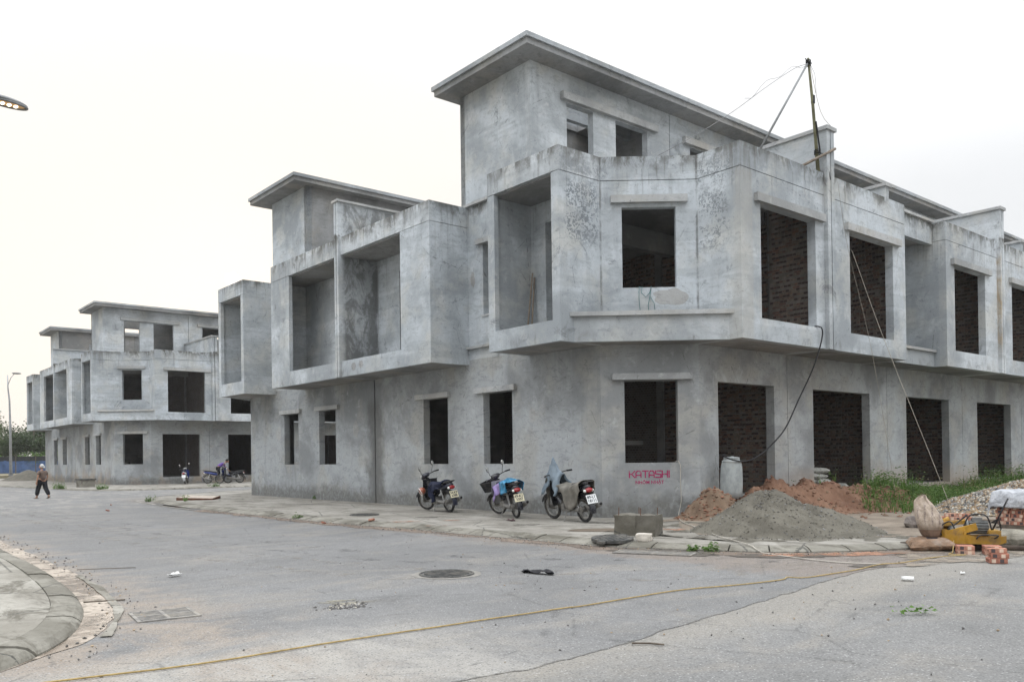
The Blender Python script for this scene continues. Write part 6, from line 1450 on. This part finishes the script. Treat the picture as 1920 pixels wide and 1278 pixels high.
MB().box((-.62, -.54, -.09), (.62, -.5, .01)).box((-.66, -.54, -.09), (-.62, .5, .01)).box((.62, -.54, -.09), (.66, .5, .01)).build('board_rim', M['rust'], bd)
# far block pieces
fp = thing('concrete_pedestal', 'low concrete block with dark top on the far kerb, right of the walking person', 'concrete block', (12.35, 53.3, 0), .1)
MB().box((-.4, -.35, -.05), (.4, .35, .42)).build('cast_block', M['old_conc'], fp); MB().box((-.45, -.4, .42), (.45, .4, .5)).build('cap', M['iron'], fp)
heap('sand_pile', 12.2, 16.2, 77, 83, lambda x, y: max(cone(x, y, 14.1, 80, 1.7, 2.2, .85, .15)+.05*fbm((x, y, 2), 1), -.1), M['sand'], .2, 'distant grey sand pile left of the far terrace', 'sand pile', .02)
# litter
def litter(name, c, rz_, size, m, label, cat='litter', bend=.5):
    o = MB().grid(lambda a, b: (size[0]*(a-.5), size[1]*(b-.5), size[2]*(math.sin(a*5)*math.sin(b*6)*bend+.6)), 6, 6).build(name, m, None, True)
    so = o.modifiers.new('thickness', 'SOLIDIFY'); so.thickness = .003; o.location = c; o.rotation_euler = (0, 0, rz_); return tag(o, label, cat)
litter('plastic_scrap', (*S_(3.82, 11.75), RZ+.01), .3, (.16, .1, .05), M['white_paint'], 'white plastic scrap on the road near the left kerb')
litter('plastic_scrap', (22.2, 9.4, .03), .3, (.3, .2, .12), M['white_paint'], 'white plastic scrap on the earth below the clay mound')
litter('plastic_scrap', (*S_(11.3, 4.5), RZ), .5, (.07, .05, .03), M['white_paint'], 'tiny white scrap on the near road at right')
x, y = S_(10.27, 4.73); tag(MB().tube([(x-.03, y+.06, RZ+.025), (x+.03, y-.06, RZ+.025)], .026, 12).build('pipe_piece', M['white_paint'], None, True), 'short white plastic pipe piece on the near road', 'pipe')
GS = 'sticks lying on the road'
for (a, b, r_, lab) in (((5.25, 4.72), (5.4, 4.5), .008, 'short dark stick beside the asphalt seam'), ((3.0, 13.5), (3.7, 13.1), .005, 'thin dry twig on the road at left'), ((2.35, 10.3), (2.75, 10.15), .008, 'pale stick beside the left drain grate')):
    a_, b_ = S_(*a), S_(*b); m_ = ((a_[0]+b_[0])/2+.03, (a_[1]+b_[1])/2, RZ+.012); tag(MB().tube([(*a_, RZ+.012), m_, (*b_, RZ+.012)], r_, 5).build('stick', M['bark'], None, True), lab, 'stick', GS)

# ------------------------------------------------------------------ roof poles, wires, props inside the loggia
tp = thing('roof_pole_frame', 'two leaning poles tied at the top, standing on the parapet', 'pole frame', (18.9, 10.92, 8.38))
M['bamboo'] = simple('weathered bamboo', (.13, .125, .07), .8, .3, 5); 
def loc(p): return Vector(p)-Vector((18.9, 10.92, 8.38))
MB().tube([loc((19.22, 10.9, 8.385)), loc((19.12, 10.9, 9.2)), loc((19.02, 10.9, 10.0)), loc((18.83, 10.9, 11.12))], [.05, .04, .038, .028], 7).build('pole', M['bamboo'], tp, True)
MB().tube([loc((16.75, 10.95, 8.385)), loc((18.87, 10.9, 11.06))], .027, 8).build('pole', M['lampgrey'], tp, True)
MB().tube([loc((18.45, 11.0, 8.36)), loc((19.62, 10.66, 9.0))], .035, 7).build('cross_timber', M['wood'], tp, True)
b_ = MB()
for i in range(4): b_.ring(loc((18.84, 10.9, 10.95+.035*i)), (.2, .1, 1), .055, .012, 12, 5)
for d in ((.16, 0, .02), (-.14, 0, .05), (.1, .05, .1)): b_.tube([loc((18.84, 10.9, 11.02)), loc((18.84+d[0], 10.9+d[1], 11.02+d[2]))], .014, 5)
b_.build('lashing', M['cable'], tp)
MB().box(loc((18.98, 10.86, 10.05)), loc((19.06, 10.93, 10.25))).build('insulator', M['cable'], tp)
lz = MB()
for i in range(3): lz.ring(loc((19.16, 10.88, 8.83+.04*i)), (.2, .1, 1), .07, .012, 12, 5)
lz.tube(spl([loc((19.1, 10.86, 8.85)), loc((19.35, 10.8, 8.82)), loc((19.42, 10.74, 8.5)), loc((19.45, 10.7, 8.2))], .05), .01, 5).tube([loc((19.05, 10.84, 9.6)), loc((19.22, 10.84, 8.9))], .02, 5)
lz.build('lashing', M['cable'], tp)
def wire(P_, r_, m, label, cat='wire', sag=0, group=None):
    pts_ = spl([Vector(p) for p in P_], .15); n_ = len(pts_)
    pts_ = [p-Vector((0, 0, sag*4*(i/(n_-1))*(1-i/(n_-1)))) for i, p in enumerate(pts_)]
    o = tag(MB().tube(pts_, r_, 5).build('wire', m, None, True), label, cat)
    if group: o['group'] = group
M['wire'] = simple('grey wire', (.2, .2, .2), .6); M['cord'] = simple('pale cord', (.3, .27, .22), .8)
wire([(18.83, 10.9, 10.98), (18.3, 10.95, 10.75), (17.4, 11.15, 10.15), (16.6, 11.5, 9.5), (15.9, 11.95, 8.95), (15.15, 12.6, 8.39)], .007, M['wire'], 'grey wire from the roof poles down to the corner parapet', sag=.05)
wire([(18.84, 10.9, 11.0), (18.6, 10.95, 10.82), (18.25, 10.97, 10.78), (17.8, 11.05, 10.42), (17.3, 11.1, 10.2), (17.0, 11.3, 9.78), (16.75, 11.32, 9.72)], .005, M['wire'], 'second kinked wire twisted round the roof pole wire', sag=.0)
wire([(18.9, 10.88, 10.95), (19.2, 10.8, 9.9), (19.55, 10.72, 9.56)], .006, M['cord'], 'thin cord hanging from the top of the roof poles to the fin', 'cord', .03)
wire([(18.9, 10.9, 11.02), (19.1, 10.88, 10.8), (19.15, 10.88, 10.3)], .005, M['wire'], 'loose wire end hanging at the top of the roof poles', 'wire')
wire([(19.72, 10.66, 8.2), (20.05, 10.6, 6.6), (20.6, 10.3, 4.0), (20.9, 9.9, .45)], .004, M['cord'], 'thin cord hanging from the fin to the clay mound', 'cord')
wire([(20.6, 10.9, 6.75), (20.55, 10.75, 6.6), (20.3, 9.9, 4.4), (19.6, 8.3, .9), (19.35, 7.9, .05)], .006, M['cord'], 'pale rope slanting from the second upper window to the ground by the gravel', 'rope')
M['teal'] = simple('teal cord', (.1, .2, .2), .7)
qd = Vector((14.12, 13.49)); qe = Vector((1.7, -1.49)).normalized(); qn = Vector((qe.y, -qe.x))
def dg_(a, z, d): p = qd+qe*a+qn*d; return (p.x, p.y, z)
wire([dg_(.93, 5.34, -.05), dg_(.88, 5.35, .02), dg_(.87, 5.2, .03), dg_(.88, 4.9, .03), dg_(.9, 4.7, .06)], .007, M['teal'], 'teal cord hanging from the left of the upper corner window sill', 'cord')
wire([dg_(.95, 5.35, .02), dg_(.93, 5.2, .03), dg_(1.03, 5.1, .03), dg_(1.12, 5.2, .03), dg_(1.16, 5.36, .02), dg_(1.12, 5.1, .03), dg_(1.08, 4.9, .03), dg_(1.1, 4.7, .06)], .008, M['teal'], 'looped teal cord hanging below the middle of the upper corner window', 'cord')
wire([dg_(1.14, 5.1, .03), dg_(1.22, 4.95, .03), dg_(1.24, 4.7, .06)], .007, M['teal'], 'right-hand branch of the looped teal cord under the upper window', 'cord')
GP = 'wooden battens leaning in the corner loggia'
for i, (x_, lab) in enumerate(((0, 'left one of two battens leaning in the corner loggia'), (.1, 'right one of two battens leaning in the corner loggia'))):
    tag(MB().tube([(13.75+x_, 15.7-x_*.5, 4.46), (13.98+x_*.6, 15.72, 6.05-.1*i)], .022, 5).build('batten', M['wood'], None), lab, 'batten', GP)

# ------------------------------------------------------------------ evening haze
hm = bpy.data.materials.new('haze air'); hm.use_nodes = True; ht = hm.node_tree; ht.nodes.clear()
ho = ht.nodes.new('ShaderNodeOutputMaterial'); pv_ = ht.nodes.new('ShaderNodeVolumePrincipled'); pv_.inputs['Color'].default_value = (.93, .92, .9, 1); pv_.inputs['Density'].default_value = .0004; pv_.inputs['Anisotropy'].default_value = .3
ht.links.new(pv_.outputs[0], ho.inputs['Volume'])
MB().box((-225, -125, -1.7), (265, 335, 14.5)).build('haze', hm, kind='stuff')
